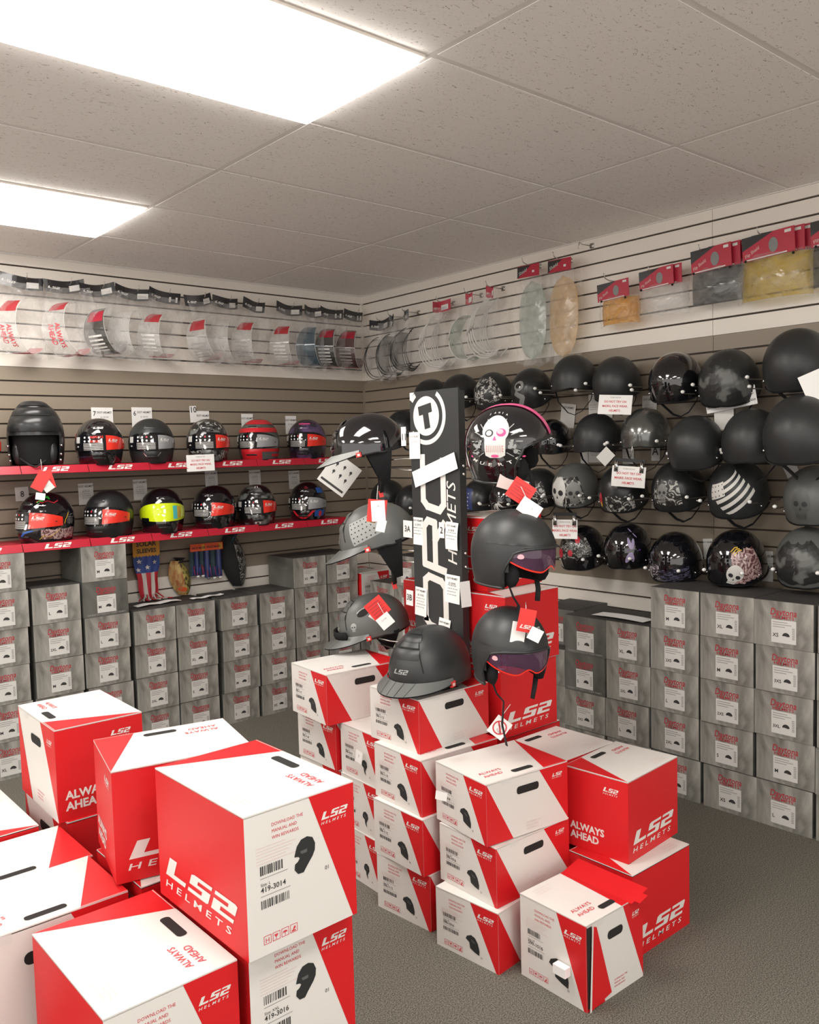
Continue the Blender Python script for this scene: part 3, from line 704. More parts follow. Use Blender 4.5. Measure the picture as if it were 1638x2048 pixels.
HH = [ # label, y, z, scale, yaw, tilt, material, graphic
 ('half helmet in black peeking above the sign post, leftmost of the top row', -.893, 1.945, .90, 10, 25, 'satin_black', None),
 ('black half helmet with small grey emblem just right of the sign top', -1.153, 1.950, .93, 10, 28, 'satin_black', dk_emblem),
 ('half helmet with white ride lettering and skull artwork, top row', -1.425, 1.940, .90, 15, 32, 'matte_black', dk_ride),
 ('black half helmet with large grey eye shape, top row', -1.714, 1.935, .92, 15, 35, 'satin_black', dk_big),
 ('plain matte half helmet with level brim and dangling strap, top row', -2.009, 1.965, 1.0, 30, 4, 'matte_black', None),
 ('plain matte half helmet above the clipped white warning sheet, top row', -2.277, 1.935, .97, 12, 28, 'matte_black', None),
 ('gloss black half helmet with three light reflections, top row', -2.613, 1.915, 1.02, 15, 30, 'gloss_black', None),
 ('matte half helmet with faint grey skulls and red tag, top row', -2.885, 1.890, 1.08, 12, 32, 'matte_black', dk_dimskulls),
 ('large plain matte half helmet at right edge of the top row', -3.200, 1.935, 1.14, 5, 30, 'matte_black', None),
 ('gloss black half helmet right behind the pink-trimmed one, second row', -1.854, 1.655, .88, 15, 18, 'gloss_black', None),
 ('plain matte half helmet with paper tag underneath, second row', -2.150, 1.657, .98, 18, 12, 'matte_black', None),
 ('shiny grey metallic half helmet, second row', -2.445, 1.665, 1.0, 22, 8, 'metal_grey', None),
 ('large matte half helmet right of the grey metallic one', -2.782, 1.607, 1.02, 12, 32, 'matte_black', None, -.27),
 ('matte half helmet second from right edge, second row', -3.052, 1.620, 1.04, 15, 22, 'matte_black', None, -.27),
 ('very large plain matte half helmet at right edge, second row', -3.300, 1.640, 1.20, 5, 28, 'matte_black', None, -.34),
 ('dark half helmet tucked left of the sign post, level with its circle', -.616, 1.775, .85, 0, 20, 'satin_black', None),
 ('half helmet with white stars on blue beside the post, third row', -1.301, 1.330, .88, 20, 20, 'satin_black', dk_usa),
 ('half helmet with white claw streaks next to the starred one', -1.520, 1.335, .88, 20, 20, 'gloss_black', dk_whisk),
 ('half helmet with grey flames under the pink-trimmed helmet', -1.760, 1.385, .92, 22, 28, 'satin_black', dk_flames),
 ('half helmet covered in two grinning white skulls, third row', -2.009, 1.400, 1.0, 15, 28, 'grey_matte', dk_two),
 ('half helmet with red torch artwork under the chrome-clipped sheet', -2.309, 1.390, 1.0, 18, 30, 'satin_black', dk_reaper),
 ('half helmet with cream fanged creature artwork, third row', -2.623, 1.405, 1.0, 12, 30, 'satin_black', dk_creature),
 ('half helmet with faded black and white flag, third row', -2.928, 1.395, 1.07, 12, 32, 'matte_black', dk_flag),
 ('half helmet with faint grey skull at right edge, third row', -3.275, 1.375, 1.02, 5, 32, 'grey_matte', dk_skull(-5, .3, .11, 'graphic_dim', False)),
 ('gloss half helmet with red roses, bottom row', -2.053, 1.072, 1.0, 12, 24, 'gloss_black', dk_roses),
 ('gloss half helmet with lilac dragonfly, bottom row', -2.336, 1.097, .98, 18, 22, 'gloss_black', dk_dragonfly),
 ('gloss half helmet with lace pattern along its lower edge, bottom row', -2.607, 1.062, 1.02, 15, 24, 'gloss_black', dk_lace),
 ('gloss half helmet with white skull and orange curls, bottom row', -2.920, 1.082, 1.07, 12, 24, 'gloss_black', dk_bone),
 ('half helmet with blurred grey skull pattern at right edge, bottom row', -3.245, 1.110, 1.05, 5, 30, 'grey_matte', dk_dimskulls),
 ('dark half helmet behind the hanging red tags, left of the post', -.437, 1.320, .88, 0, 20, 'satin_black', None),
 ('dark half helmet right behind the post, level with its clip screws', -.690, 1.290, .88, 0, 20, 'satin_black', None)]
for i, h in enumerate(HH): half_helmet(*h, drop=.06 if 24 <= i <= 28 else .13)
def peg(y, z, l, label):
    m = MB(); m.tube([(-.012, y, z), (-l, y, z-.004), (-l-.012, y, z+.004)], .0028, 'hook_metal', 6)
    o = m.obj('display_peg', None, True); tag(o, label, 'peg', 'wall pegs with white tips')
    p = MB(); p.ball((-l-.014, y, z+.004), .0085, 'peg_white', 8, (1.6, 1, 1)); p.obj('white_tip', o, True)
for i, h in enumerate(HH):
    nmh = h[0]
    for sg, w_ in ((-1, 'right'), (1, 'left')):
        if i in (0, 15, 29, 30) and sg == 1: continue
        short = ' '.join(nmh.replace(',', '').split()[:9])
        peg(h[1]+sg*.085*h[2], h[2]-.085*h[3] if False else h[2]-.062*h[3], .27, 'metal peg with white tip, %s one holding the %s' % (w_, ' '.join(short.split()[:6]) if False else short) if False else 'white-tipped peg, %s of the two under %s' % (w_, ' '.join(nmh.replace(',', '').split()[:8])))

# ---- full face helmets on the red shelves of the back wall
def info_sticker(t, a0=-42, a1=14, off=.0055, txt=None, v0=-.40, v1=.19, plate='gloss_black'):
    d = MB(); blob_patch(d, FULL, a0, a1, v0, v1, plate, off, 12, 6)
    n = 8
    for i in range(n):
        vv = v0+.05+.30*(i/(n-1))*(v1-v0)/.59
        d.grid(lambda u, v: FULL(a0+5+(a1-a0-10)*u, vv+.013*v, off+.0012), 8, 1, 'sticker_white')
    for j in range(2):
        for i in range(4):
            a = a0+9+i*11; v = v1-.07-j*.09
            M = mapper(FULL, a, v); d.decal(ell(0, 0, .0055, .0055, 8), 'graphic_red' if (i == 2 and j == 0) else 'peg_white', M, off+.0014)
    if txt:
        M = mapper(FULL, a0+22, v1-.09, 0); d.text('ALWAYS', 0, 0, .017, 'sticker_red', M, off+.002, bold=.02); M = mapper(FULL, a0+22, v1-.19); d.text('AHEAD', 0, 0, .017, 'sticker_red', M, off+.002, bold=.02)
    return d.obj('info_sticker', t, True)
def side_sticker(t, m='sticker_red', a0=16, a1=82, v0=-.36, v1=.17, off=.0055):
    d = MB()
    d.grid(lambda u, v: FULL(a0+(a1-a0)*u, (v0+.06*u)*(1-v)+(v1-.13*u*u)*v, off), 12, 6, m)
    ls2(d, .004, 0, .055, .013, 'card_white', mapper(FULL, a0+3, v1-.14, -6), off+.0012, sub_text=True)
    d.decal(ell(0, 0, .005, .005, 10), 'slot_dark', mapper(FULL, a1-14, -.10), off+.0014)
    return d.obj('side_sticker', t, True)
def visor(t, m='visor_smoke', off=.0035, a=80):
    d = MB(); d.grid(lambda u, v: FULL(-a+2*a*u, (-.44+.16*abs(2*u-1)**3)*(1-v)+(.24-.20*abs(2*u-1)**3)*v, off), 32, 8, m)
    d.grid(lambda u, v: FULL(-a+2*a*u, (-.44+.16*abs(2*u-1)**3)*(1-v)+(.24-.20*abs(2*u-1)**3)*v, off-.002), 32, 8, 'gloss_black')
    return d.obj('visor', t, True)
def full_helmet(label, x, z, yaw, m, deco=None, side='sticker_red', s=1, txt=None, sticker=True, lens=None, y=-.195):
    t = thing('full_face_helmet', label, 'helmet', (x, y, z), (0, 0, R(yaw)), 'full face helmets on the red shelves', (s, s, s))
    b = thing  # helmet body is lifted so that its neck edge rests on the shelf
    T = Vector((0, 0, .115))
    def sfT(az, v, off=0): return FULL(az, v, off)
    rim = lambda az: -.96-.04*math.cos(R(az))
    d = MB(); shell(d, FULL, rim, m, 0, 48, 22); sh = d.obj('shell', t, True, loc=T)
    if deco: g_ = MB(); deco(g_); g_.obj('graphic', sh, True)
    d = MB(); rimband(d, FULL, rim, 'foam_black', -.03, .001, h=.006); d.obj('neck_roll', t, True, loc=T)
    d = MB(); shell(d, FULL, rim, 'foam_black', -.028, 24, 8, top=.9); d.obj('liner', t, True, loc=T)
    vz = visor(t, lens or 'visor_smoke'); vz.location = T
    if sticker:
        i_ = info_sticker(t, txt=txt); i_.location = T; k_ = side_sticker(t, side); k_.location = T
        d = MB(); blob_patch(d, FULL, -62, -48, -.02, .14, 'sticker_white', .0055, 4, 3); d.decal(ell(0, 0, .008, .008, 10), 'sticker_white', mapper(FULL, -55, -.18), .0057); o = d.obj('approval_sticker', t, True); o.location = T
    # chin vent, brow vent
    d = MB(); d.grid(lambda u, v: FULL(-16+32*u, (-.80+.10*v), .0035*math.sin(math.pi*v)+.001), 10, 4, 'satin_black')
    for q in range(3): d.grid(lambda u, v: FULL(-11+22*u, -.775+.025*q+.010*v, .006), 6, 1, 'slot_dark')
    d.obj('chin_vent', t, True, loc=T)
    d = MB(); d.grid(lambda u, v: FULL(-20+40*u, .36+.12*v, .005*math.sin(math.pi*v)+.0005), 12, 4, m)
    d.grid(lambda u, v: FULL(-14+28*u, .40+.03*v, .0062), 8, 1, 'slot_dark'); d.obj('brow_vent', t, True, loc=T)
    return t
def vent_logo(d): ls2(d, -.03, 0, .06, .012, 'card_white', mapper(FULL, 0, .34), .0065, sub_text=False)
def d_red_black(d):
    blob_patch(d, FULL, -110, -75, -.45, .25, 'helmet_red', .0012); vent_logo(d); blob_patch(d, FULL, -100, -20, -.70, -.62, 'purple_shell', .0012)
def d_trim(d):
    for sg in (-1, 1): strokes(d, [(sg*.05, .0), (sg*.034, -.035)], .005, 'chrome', mapper(FULL, 0, -.52), .002)
def d_silver(d):
    blob_patch(d, FULL, -60, -25, -.85, -.5, 'flame_print', .001, jag=.03); blob_patch(d, FULL, 25, 70, -.85, -.5, 'flame_print', .001, jag=.03); blob_patch(d, FULL, -50, 50, .32, .62, 'flame_print', .0012, jag=.04)
def d_redwhole(d):
    blob_patch(d, FULL, -95, 95, .24, .38, 'helmet_red', .003, 24, 4); blob_patch(d, FULL, -40, 95, .52, .78, 'helmet_red', .002, 20, 6)
    blob_patch(d, FULL, -38, 30, -.98, -.44, 'helmet_red', .002, 16, 8); blob_patch(d, FULL, 30, 110, -.60, -.44, 'helmet_red', .002, 12, 3); blob_patch(d, FULL, 60, 110, -.85, -.72, 'helmet_red', .002, 8, 3)
    blob_patch(d, FULL, -30, 30, .40, .50, 'grey_matte', .004, 10, 2)
def d_purple(d): blob_patch(d, FULL, -20, 30, .52, .58, 'graphic_pink', .0012, 10, 2)
def d_paint(d):
    for i in range(9):
        r_ = random.Random(i); M = mapper(FULL, 42+r_.uniform(-16, 16), .50+r_.uniform(-.08, .1), r_.uniform(-50, 50)); strokes(d, [(-.016, 0), (0, .008), (.016, -.002)], .006, 'graphic_green' if i != 4 else 'graphic_red', M, .0014+.0002*i)
    blob_patch(d, FULL, 40, 120, -.85, -.42, 'bone_print', .001, jag=.06, seed=31)
    M = mapper(FULL, 55, -.72, 20); strokes(d, [(-.05, -.01), (-.02, .012), (.0, -.01), (.03, .01), (.06, .03)], .004, 'graphic_yellow', M, .002)
    M = mapper(FULL, 60, .42, 0); strokes(d, [(-.04, .0), (-.01, .012), (.02, -.004), (.05, .010)], .006, 'graphic_red', M, .002, .012)
    M = mapper(FULL, 95, .0, 70); strokes(d, [(-.05, .0), (-.01, .008), (.03, .0)], .004, 'graphic_yellow', M, .002, .012)
    M = mapper(FULL, 10, -.62, -30); strokes(d, [(.01, .045), (-.012, .01), (-.012, -.05)], .013, 'graphic_blue', M, .0022, .012)
def d_camo(d):
    blob_patch(d, FULL, -9, 9, .62, .74, 'card_white', .002, 4, 3); blob_patch(d, FULL, -3, 3, .62, .74, 'gloss_black', .003, 4, 3)
    blob_patch(d, FULL, -9, 9, -.94, -.84, 'card_white', .003, 4, 2); blob_patch(d, FULL, -4, 4, -.94, -.86, 'gloss_black', .004, 4, 2)
def d_rbb(d):
    for sg in (-1, 1): strokes(d, [(sg*.085, .06), (sg*.045, -.015), (sg*.008, -.05)], .02, 'helmet_red', mapper(FULL, 0, -.62), .002, .012)
    blob_patch(d, FULL, 36, 75, -.80, -.42, 'graphic_blue', .0016, jag=.06, seed=3); blob_patch(d, FULL, 50, 60, -.8, -.5, 'helmet_red', .0024, jag=.02, seed=5); blob_patch(d, FULL, 48, 80, .3, .5, 'graphic_blue', .0016)
    blob_patch(d, FULL, -30, 25, .4, .6, 'painted_black', .0014)
SU, SL_ = 1.568, 1.172
full_helmet('black helmet with red side sticker and white glare, second on the upper shelf', -2.000, SU, -22, 'gloss_black', d_red_black, txt=True)
full_helmet('matte black helmet with silver side sticker, upper shelf', -1.700, SU, -24, 'matte_black', d_trim, 'sticker_grey')
full_helmet('black helmet with silver filigree, above the white warning card, upper shelf', -1.345, SU, -24, 'grey_marble', d_silver)
full_helmet('bright red and black helmet on the upper shelf', -.995, SU, -48, 'grey_matte', d_redwhole, 'sticker_grey')
full_helmet('dark purple helmet at right end of the upper shelf', -.635, SU, -46, 'purple_shell', d_purple)
full_helmet('dark red helmet cut off by the left picture edge, upper shelf', -2.640, SU, -20, 'painted_black', None)
full_helmet('multicoloured helmet with green and gold paint, left end of lower shelf', -2.305, SL_, -62, 'gloss_black', d_paint, s=1.03)
full_helmet('matte black helmet with large red sticker, second on the lower shelf', -1.965, SL_, -48, 'satin_black')
full_helmet('black helmet with neon yellow mirrored visor, lower shelf', -1.655, SL_, -20, 'gloss_black', None, sticker=False, lens='neon_yellow')
full_helmet('gloss black helmet with red sticker in the middle of the lower shelf', -1.318, SL_, -48, 'gloss_black')
full_helmet('grey marbled helmet with white stripe on its crown, lower shelf', -1.030, SL_, -28, 'grey_marble', d_camo, s=.97)
full_helmet('blue and red helmet at right end of the lower shelf', -.645, SL_, -46, 'gloss_black', d_rbb, 'sticker_grey', s=.97)
d = MB(); blob_patch(d, FULL, 22, 36, -.34, .16, 'cyan_tint', .0050, 5, 4); blob_patch(d, FULL, 34, 46, -.30, .14, 'graphic_yellow', .0052, 5, 4); blob_patch(d, FULL, -66, -40, -.44, -.26, 'gloss_black', .0052, 6, 3)
o = d.obj('tinted_film', [q for q in bpy.data.objects if q.get('label', '').startswith('black helmet with neon')][0], True); o.location = (0, 0, .115)
def flip_helmet():
    t = thing('modular_helmet', 'large black flip-up helmet, open with cheek pads showing, left of upper shelf', 'helmet', (-2.335, -.195, SU), (0, 0, R(-24)), 'full face helmets on the red shelves', (1.12, 1.1, 1.12))
    T = Vector((0, 0, .135)); S = surf(.125, .145, .165, .135, taper=.10)
    def inside(az, v): return abs(az) < 62 and v < .04
    d = MB(); nu, nv = 60, 26; vs = []; fs = []
    for j in range(nv+1):
        for i in range(nu): vs.append(S(-180+360*i/nu, 1-1.97*j/nv, 0))
    for j in range(nv):
        for i in range(nu):
            az = -180+360*(i+.5)/nu; v = 1-1.97*(j+.5)/nv
            if not inside(az, v): a, b = j*nu+i, j*nu+(i+1) % nu; fs.append((a, b, b+nu, a+nu))
    d.add(vs, fs, 'satin_black'); sh = d.obj('shell', t, True, loc=T)
    d = MB(); shell(d, S, lambda az: -.95, 'foam_black', -.022, 32, 12); d.obj('liner', t, True, loc=T)
    d = MB()
    for k, (v0, v1, o) in enumerate(((.08, .36, .016), (.36, .56, .012), (.56, .80, .014))):
        d.grid(lambda u, v: S(-58+116*u, v0+(v1-v0)*v, o*math.sin(math.pi*min(1, max(0, .15+.7*v)))*math.cos(R((-58+116*u)*1.3))**.5+.001), 20, 6, 'satin_black')
    for v0 in (.36, .58): d.grid(lambda u, v: S(-40+80*u, v0+.02*v, .014), 12, 1, 'slot_dark')
    d.obj('raised_chin_bar', t, True, loc=T)
    for sg in (-1, 1):
        d = MB(); d.ball((sg*.074, -.08, -.075), .045, 'satin_black', 12, (.55, .6, 1.2)); d.obj('cheek_pad', t, True, loc=T+Vector((0, .02, 0)))
        d = MB()
        for q in (-.32, -.62, -.82): d.ball(S(sg*66, q, .002), .006, 'chrome', 8)
        d.obj('snap_buttons', t, True, loc=T)
    d = MB(); d.tube([(-.06, -.10, -.10), (-.02, -.125, -.13), (.01, -.13, -.14), (.05, -.11, -.11)], .004, 'strap_black'); d.obj('chin_strap', t, True, loc=T)
flip_helmet()
def shelf_lip(x0, x1, z, i, row, tiltz=0):
    x0 += .002; x1 -= .002
    d = MB(); d.box((x0, -.285, -.006), (x1, -.012, 0), 'red_shelf'); d.box((x0, -.31, -.006), (x1, -.285, -.001), 'red_shelf')
    X = Matrix.Translation((0, -.31, 0)) @ Matrix.Rotation(R(-28), 4, 'X'); d.box((x0, -.004, -.046), (x1, 0, 0), 'red_shelf', X)
    o = d.obj('shelf', None, None, (0, 0, z-.001), (0, 0, 0))
    F0 = lambda u, v, off=0: X @ Vector((x0+u, -.0045-off, -.046+v))
    l = MB(); wd = x1-x0; ls2(l, wd*.30, .010, wd*.42, .026, 'sticker_white', F0, .0006, sub_text=False, shear=.6); l.obj('printed_logo', o)
    tag(o, 'red metal helmet shelf, %s from the left in the %s row' % (ORD[i], row), 'shelf', 'red helmet shelves on the back wall')
for i in range(7): shelf_lip(-2.80+i*.342, -2.80+(i+1)*.342, SU, i, 'upper')
for i in range(7): shelf_lip(-2.815+i*.345, -2.815+(i+1)*.345, SL_, i, 'lower')

# ------------------------------------------------------------------ sign post with its helmets
PX, PY0, PY1, PT = -1.645, -2.396, -2.663, 1.828   # PT: top of the artwork before it is fitted to the 1.81 m board
def sign_post():
    W_ = PY0-PY1
    t = thing('sign_post', 'tall black display post with white circled T and helmet brand lettering', 'sign', (PX, (PY0+PY1)/2, 0))
    TOP = 1.581+(PT-1.581)*.94; d = MB(); d.box((0, -W_/2, .0), (.004, W_/2, TOP), 'matte_black'); d.box((.004, -W_/2, 0), (.032, -W_/2+.004, TOP-.01), 'matte_black'); d.box((.004, W_/2-.004, 0), (.032, W_/2, TOP-.01), 'matte_black')
    d.obj('panel', t)
    d = MB(); d.box((-.002, -W_/2-.003, 0), (.034, W_/2+.003, .012), 'matte_black'); d.obj('base_plate', t)
    F0 = plane((0, W_/2, 0), (0, -1, 0)); F = lambda u, v, off=0: F0(u*.94, 1.581+(v-1.581)*.94, off); g_ = MB()
    cu, cv, r0 = .098, PT-.100, .077
    g_.decal(ell(cu, cv, r0, r0*1.02, 36), 'card_white', F, .001)
    c, s = math.cos(R(10)), math.sin(R(10))
    g_.decal([(cu+(a*c-b*s)*.00088, cv+(a*s+b*c)*.00088) for a, b in ((-45, 52), (45, 52), (45, 10), (19, 10), (19, -58), (-19, -58), (-19, 10), (-45, 10))], 'matte_black', F, .0018)
    N = 60
    for i in range(N):
        a0, a1 = 2*math.pi*i/N, 2*math.pi*(i+1)/N; p = []
        for rr, a in ((.097, a0), (.115, a0), (.115, a1), (.097, a1)): p.append((cu+rr*math.cos(a), cv+rr*math.sin(a)))
        if min(q[0] for q in p) < .002 or max(q[1] for q in p) > PT-.002: continue
        g_.decal(p, 'card_white', F, .001)
    g_.decal([(.002, PT-.002), (.03, PT-.002), (.002, PT-.035)], 'card_white', F, .001)
    # big letters read upwards: letter x runs up the post, letter y runs towards the left edge
    def up(x0, z0, k=1): return lambda u, v, off=0: F(x0-v*k, z0+u*k, off)
    th = .030
    LT = {'T': [[(.02, .15), (.26, .15)], [(.14, .15), (.11, 0)]],
          'O': [[(.05, .15), (.25, .15), (.27, .12), (.25, .03), (.22, 0), (.03, 0), (.0, .03), (.02, .12), (.05, .15)]],
          'R': [[(.0, 0), (.03, .15), (.22, .15), (.25, .12), (.24, .07), (.03, .07)], [(.15, .07), (.24, 0)]],
          'C': [[(.27, .15), (.05, .15), (.02, .12), (0, .03), (.03, 0), (.25, 0)]]}
    z = .625; qq = 0
    for ch in 'TORC':
        for st in LT[ch]:
            for seg in zip(st, st[1:]):
                strokes(g_, [(a*.80, b*.80) for a, b in seg], th, 'card_white', up(.190, z), .001+.00012*(qq % 7)); qq += 1
        z += .242
    g_.text('HELMETS', 0, 0, .072, 'card_white', up(.258, 1.135), .001, bold=.0, shear=.25, sx=1.12)
    g_.obj('lettering', t)
    d = MB()
    for zz in (.76, 1.16, 1.21, 1.50, 1.53):
        d.ball((.018, -W_/2-.001, zz), .006, 'chrome', 8)
    d.obj('screws', t, True)
    return t
sign_post()
def beak_helmet(label, loc, yaw, tilt, m='grey_matte', deco=None, flap=True, beakm=None, s=1, roll=0, strap=True, group='peaked half helmets on the post', band=False, fl=.15):
    t = thing('peaked_helmet', label, 'helmet', loc, (R(tilt), R(roll), R(yaw)), group, (s, s, s))
    B = surf(.122, .158, .142, .115, taper=.08)
    rim = lambda az: -.10-.10*math.sin(R(min(abs(az), 150)))-(.06 if abs(az) > 100 else 0)
    d = MB(); shell(d, B, rim, m, 0, 48, 18); sh = d.obj('shell', t, True)
    if deco: g_ = MB(); deco(g_, B); g_.obj('graphic', sh, True)
    d = MB()                                       # raised crown panels and dark vent lines
    d.grid(lambda u, v: B(-28+56*u, .30+.16*v, .004*math.sin(math.pi*v)+.0005), 14, 4, m)
    d.grid(lambda u, v: B(-28+56*u, .58+.14*v, .004*math.sin(math.pi*v)+.0005), 14, 4, m)
    for v0 in (.46, .72): d.grid(lambda u, v: B(-26+52*u, v0+.014*math.cos(R(180*(u-.5)))+.018*v, .0035), 14, 1, 'slot_dark')
    for sg in (-1, 1): d.grid(lambda u, v: B(sg*(34-18*u+2*v), .12+.75*u, .001), 12, 1, 'slot_dark')
    d.obj('crown_vents', t, True)
    d = MB()                                       # the peak
    def pk(u, v):
        az = -74+148*u; c = max(0, math.cos(R(az*1.2)))
        p = B(az, -.02-.12*v*.2, .004); L = ((.066 if flap else .050)*c**.7+.006)*v
        p.x += math.sin(R(az))*L*.6; p.y -= math.cos(R(az))*L; p.z -= L*.36+.006*v; return p
    d.grid(pk, 30, 5, beakm or 'grey_matte')
    d.grid(lambda u, v: pk(u, v)-Vector((0, 0, .004)), 30, 5, 'foam_black'); 
    for sg in (-.16, -.05, .05, .16): d.grid(lambda u, v: pk(.5+sg*(1-.3*v)+.004*u, v)+Vector((0, 0, .0012)), 1, 5, 'slot_dark')
    ls2(d, -.03, 0, .06, .014, 'light_grey', mapper(B, 0, .10), .002, sub_text=False)
    d.obj('peak', t, True)
    d = MB(); shell(d, B, rim, 'foam_black', -.02, 28, 8); rimband(d, B, rim, 'satin_black', -.02, .001, h=.008); d.obj('liner', t, True)
    for sg in (-1, 1):
        d = MB(); d.box((sg*.124-.004, -.062, -.030), (sg*.124+.004, -.040, -.012), 'tag_red'); d.box((sg*.1285-.0008, -.056, -.026), (sg*.1285+.0008, -.046, -.017), 'card_white'); d.obj('shield_button', t)
        if flap:
            d = MB(); d.grid(lambda u, v: Vector((sg*(.112-.050*v*v), -.02+.11*u-(.02*v*(2*u-1)*2), -.02-fl*v)), 6, 6, 'foam_black')
            d.grid(lambda u, v: Vector((sg*(.104-.050*v*v), -.02+.11*u-(.02*v*(2*u-1)*2), -.02-fl*v)), 6, 6, 'strap_black'); d.obj('ear_flap', t, True)
    if strap: straps(t, .075, .075, .02, z=-.13, buckle='tag_red')
    if band:
        d = MB(); d.tube([B(a, .02+.0*a, .010)+Vector((0, -.008, 0)) for a in range(-40, 41, 10)], .004, 'foam_black', 6, flat=(.006, .02)); d.obj('goggle_strap', t, True)
    return t
def d_stars(d, B):
    for a in (-72, 72):
        M = mapper(B, a, .28, 12 if a > 0 else -12); d.decal(rectp(-.055, -.045, .11, .09), 'light_grey', M, .0012, .02)
        for i in range(7):
            for j in range(5): d.decal(ell(-.047+.0158*i+(.004 if j % 2 else 0), -.036+.018*j, .0032, .0032, 5), 'matte_black', M, .002)
def d_reptile(d, B):
    for a in (-50, 50, 0): skull(d, mapper(B, a, .16), .03, 'light_grey')
    for a in (-70, 70): d.decal(ell(0, 0, .03, .016, 12), 'slot_dark', mapper(B, a, .42, 20), .0014, .015); d.decal(ell(.002, .012, .032, .008, 12), 'light_grey', mapper(B, a, .42, 20), .0012, .015)
beak_helmet('gloss black peaked helmet with white star reflection, top left of the post', (-1.66, -2.150, 1.610), -126, 12, 'gloss_black', None, True, 'light_grey', s=.96)
beak_helmet('grey peaked helmet with pale starred patch, middle left of the post', (-1.66, -2.195, 1.245), -128, 16, 'grey_matte', d_stars, True)
beak_helmet('grey peaked helmet with small skulls and red tags, lowest left of the post', (-1.62, -2.10, .868), -118, 12, 'grey_matte', d_reptile, True, 'grey_matte', s=.95, strap=False, band=True, fl=.085)
beak_helmet('matte black peaked helmet resting on the white box lid before the post', (-1.815, -2.665, .818), -78, 3, 'matte_black', None, False, 'grey_matte', s=1.08, strap=False, group='peaked half helmets on the post')
def open_helmet(label, loc, yaw, m, goggles=True, deco=None, tilt=0, s=1, roll=0, trim='matte_black', drop=.20):
    t = thing('open_face_helmet', label, 'helmet', loc, (R(tilt), R(roll), R(yaw)), 'open face helmets on the post', (s, s, s))
    nu, nv = 72, 30; V0, V1 = 1, -.86
    def hole(az, v): return abs(az) < 60+12*min(1, max(0, -v*1.5)) and v < .13-.10*(abs(az)/62)**4
    for nmn, off, mm in (('shell', 0, m), ('liner', -.02, 'foam_black')):
        vs = [OPEN(-180+360*i/nu, V0+(V1-V0)*j/nv, off) for j in range(nv+1) for i in range(nu)]; fs = []
        for j in range(nv):
            for i in range(nu):
                if not hole(-180+360*(i+.5)/nu, V0+(V1-V0)*(j+.5)/nv): a, b = j*nu+i, j*nu+(i+1) % nu; fs.append((a, b, b+nu, a+nu))
        d = MB(); d.add(vs, fs, mm); o = d.obj(nmn, t, True)
        if nmn == 'shell' and deco: g_ = MB(); deco(g_); g_.obj('graphic', o, True)
    d = MB(); pts = [OPEN(a, .13-.10*(abs(a)/62)**4, .001) for a in range(-60, 61, 6)]; lo = [OPEN(60+12*min(1, k/4*1.5), .03-.89*k/6, .001) for k in range(7)]
    pts = [Vector((-p.x, p.y, p.z)) for p in reversed(lo)]+pts+lo+[OPEN(a, -.86, .001) for a in range(78, 284, 12)]+[Vector((-lo[-1].x, lo[-1].y, lo[-1].z))]
    d.tube(pts, .0045, trim, 6); d.obj('edge_trim', t, True)
    if goggles:
        d = MB(); nose = lambda a: .17*math.exp(-(a/11)**2)
        d.grid(lambda u, v: OPEN(-64+128*u, (-.42+.30*abs(2*u-1)**2.2+nose(-64+128*u))*(1-v)+(.12-.09*abs(2*u-1)**3)*v, -.002), 32, 8, 'lens_purple'); d.obj('sun_lens', t, True)
        d = MB(); d.grid(lambda u, v: OPEN(-64+128*u, (-.42+.30*abs(2*u-1)**2.2+nose(-64+128*u))-.03+.045*v, .0005), 32, 2, 'sticker_red'); d.obj('lens_edge', t, True)
        d = MB(); d.decal(ell(0, 0, .010, .010, 12), 'graphic_palepink', mapper(OPEN, -50, .0), .002); d.obj('lens_pivot', t, True)
        d = MB(); d.grid(lambda u, v: OPEN(-100+200*u, .17+.02*v, .002), 24, 1, 'satin_black'); d.obj('brow_line', t, True)
    for sg in (-1, 1):
        d = MB(); d.ball((sg*.088, -.055, -.065), .035, 'foam_black', 10, (.5, .9, 1.2)); d.obj('cheek_pad', t, True)
    d = MB(); d.tube([(-.085, -.04, -.09), (-.07, -.055, -.14), (-.045, -.06, -.17), (-.05, -.062, -.17-drop*.5), (-.03, -.06, -.17-drop)], .005, 'strap_black', 6, flat=(.009, .0025))
    d.tube([(.085, -.04, -.09), (.07, -.06, -.13), (.06, -.065, -.17)], .005, 'strap_black', 6, flat=(.009, .0025)); d.obj('chin_strap', t, True)
    return t
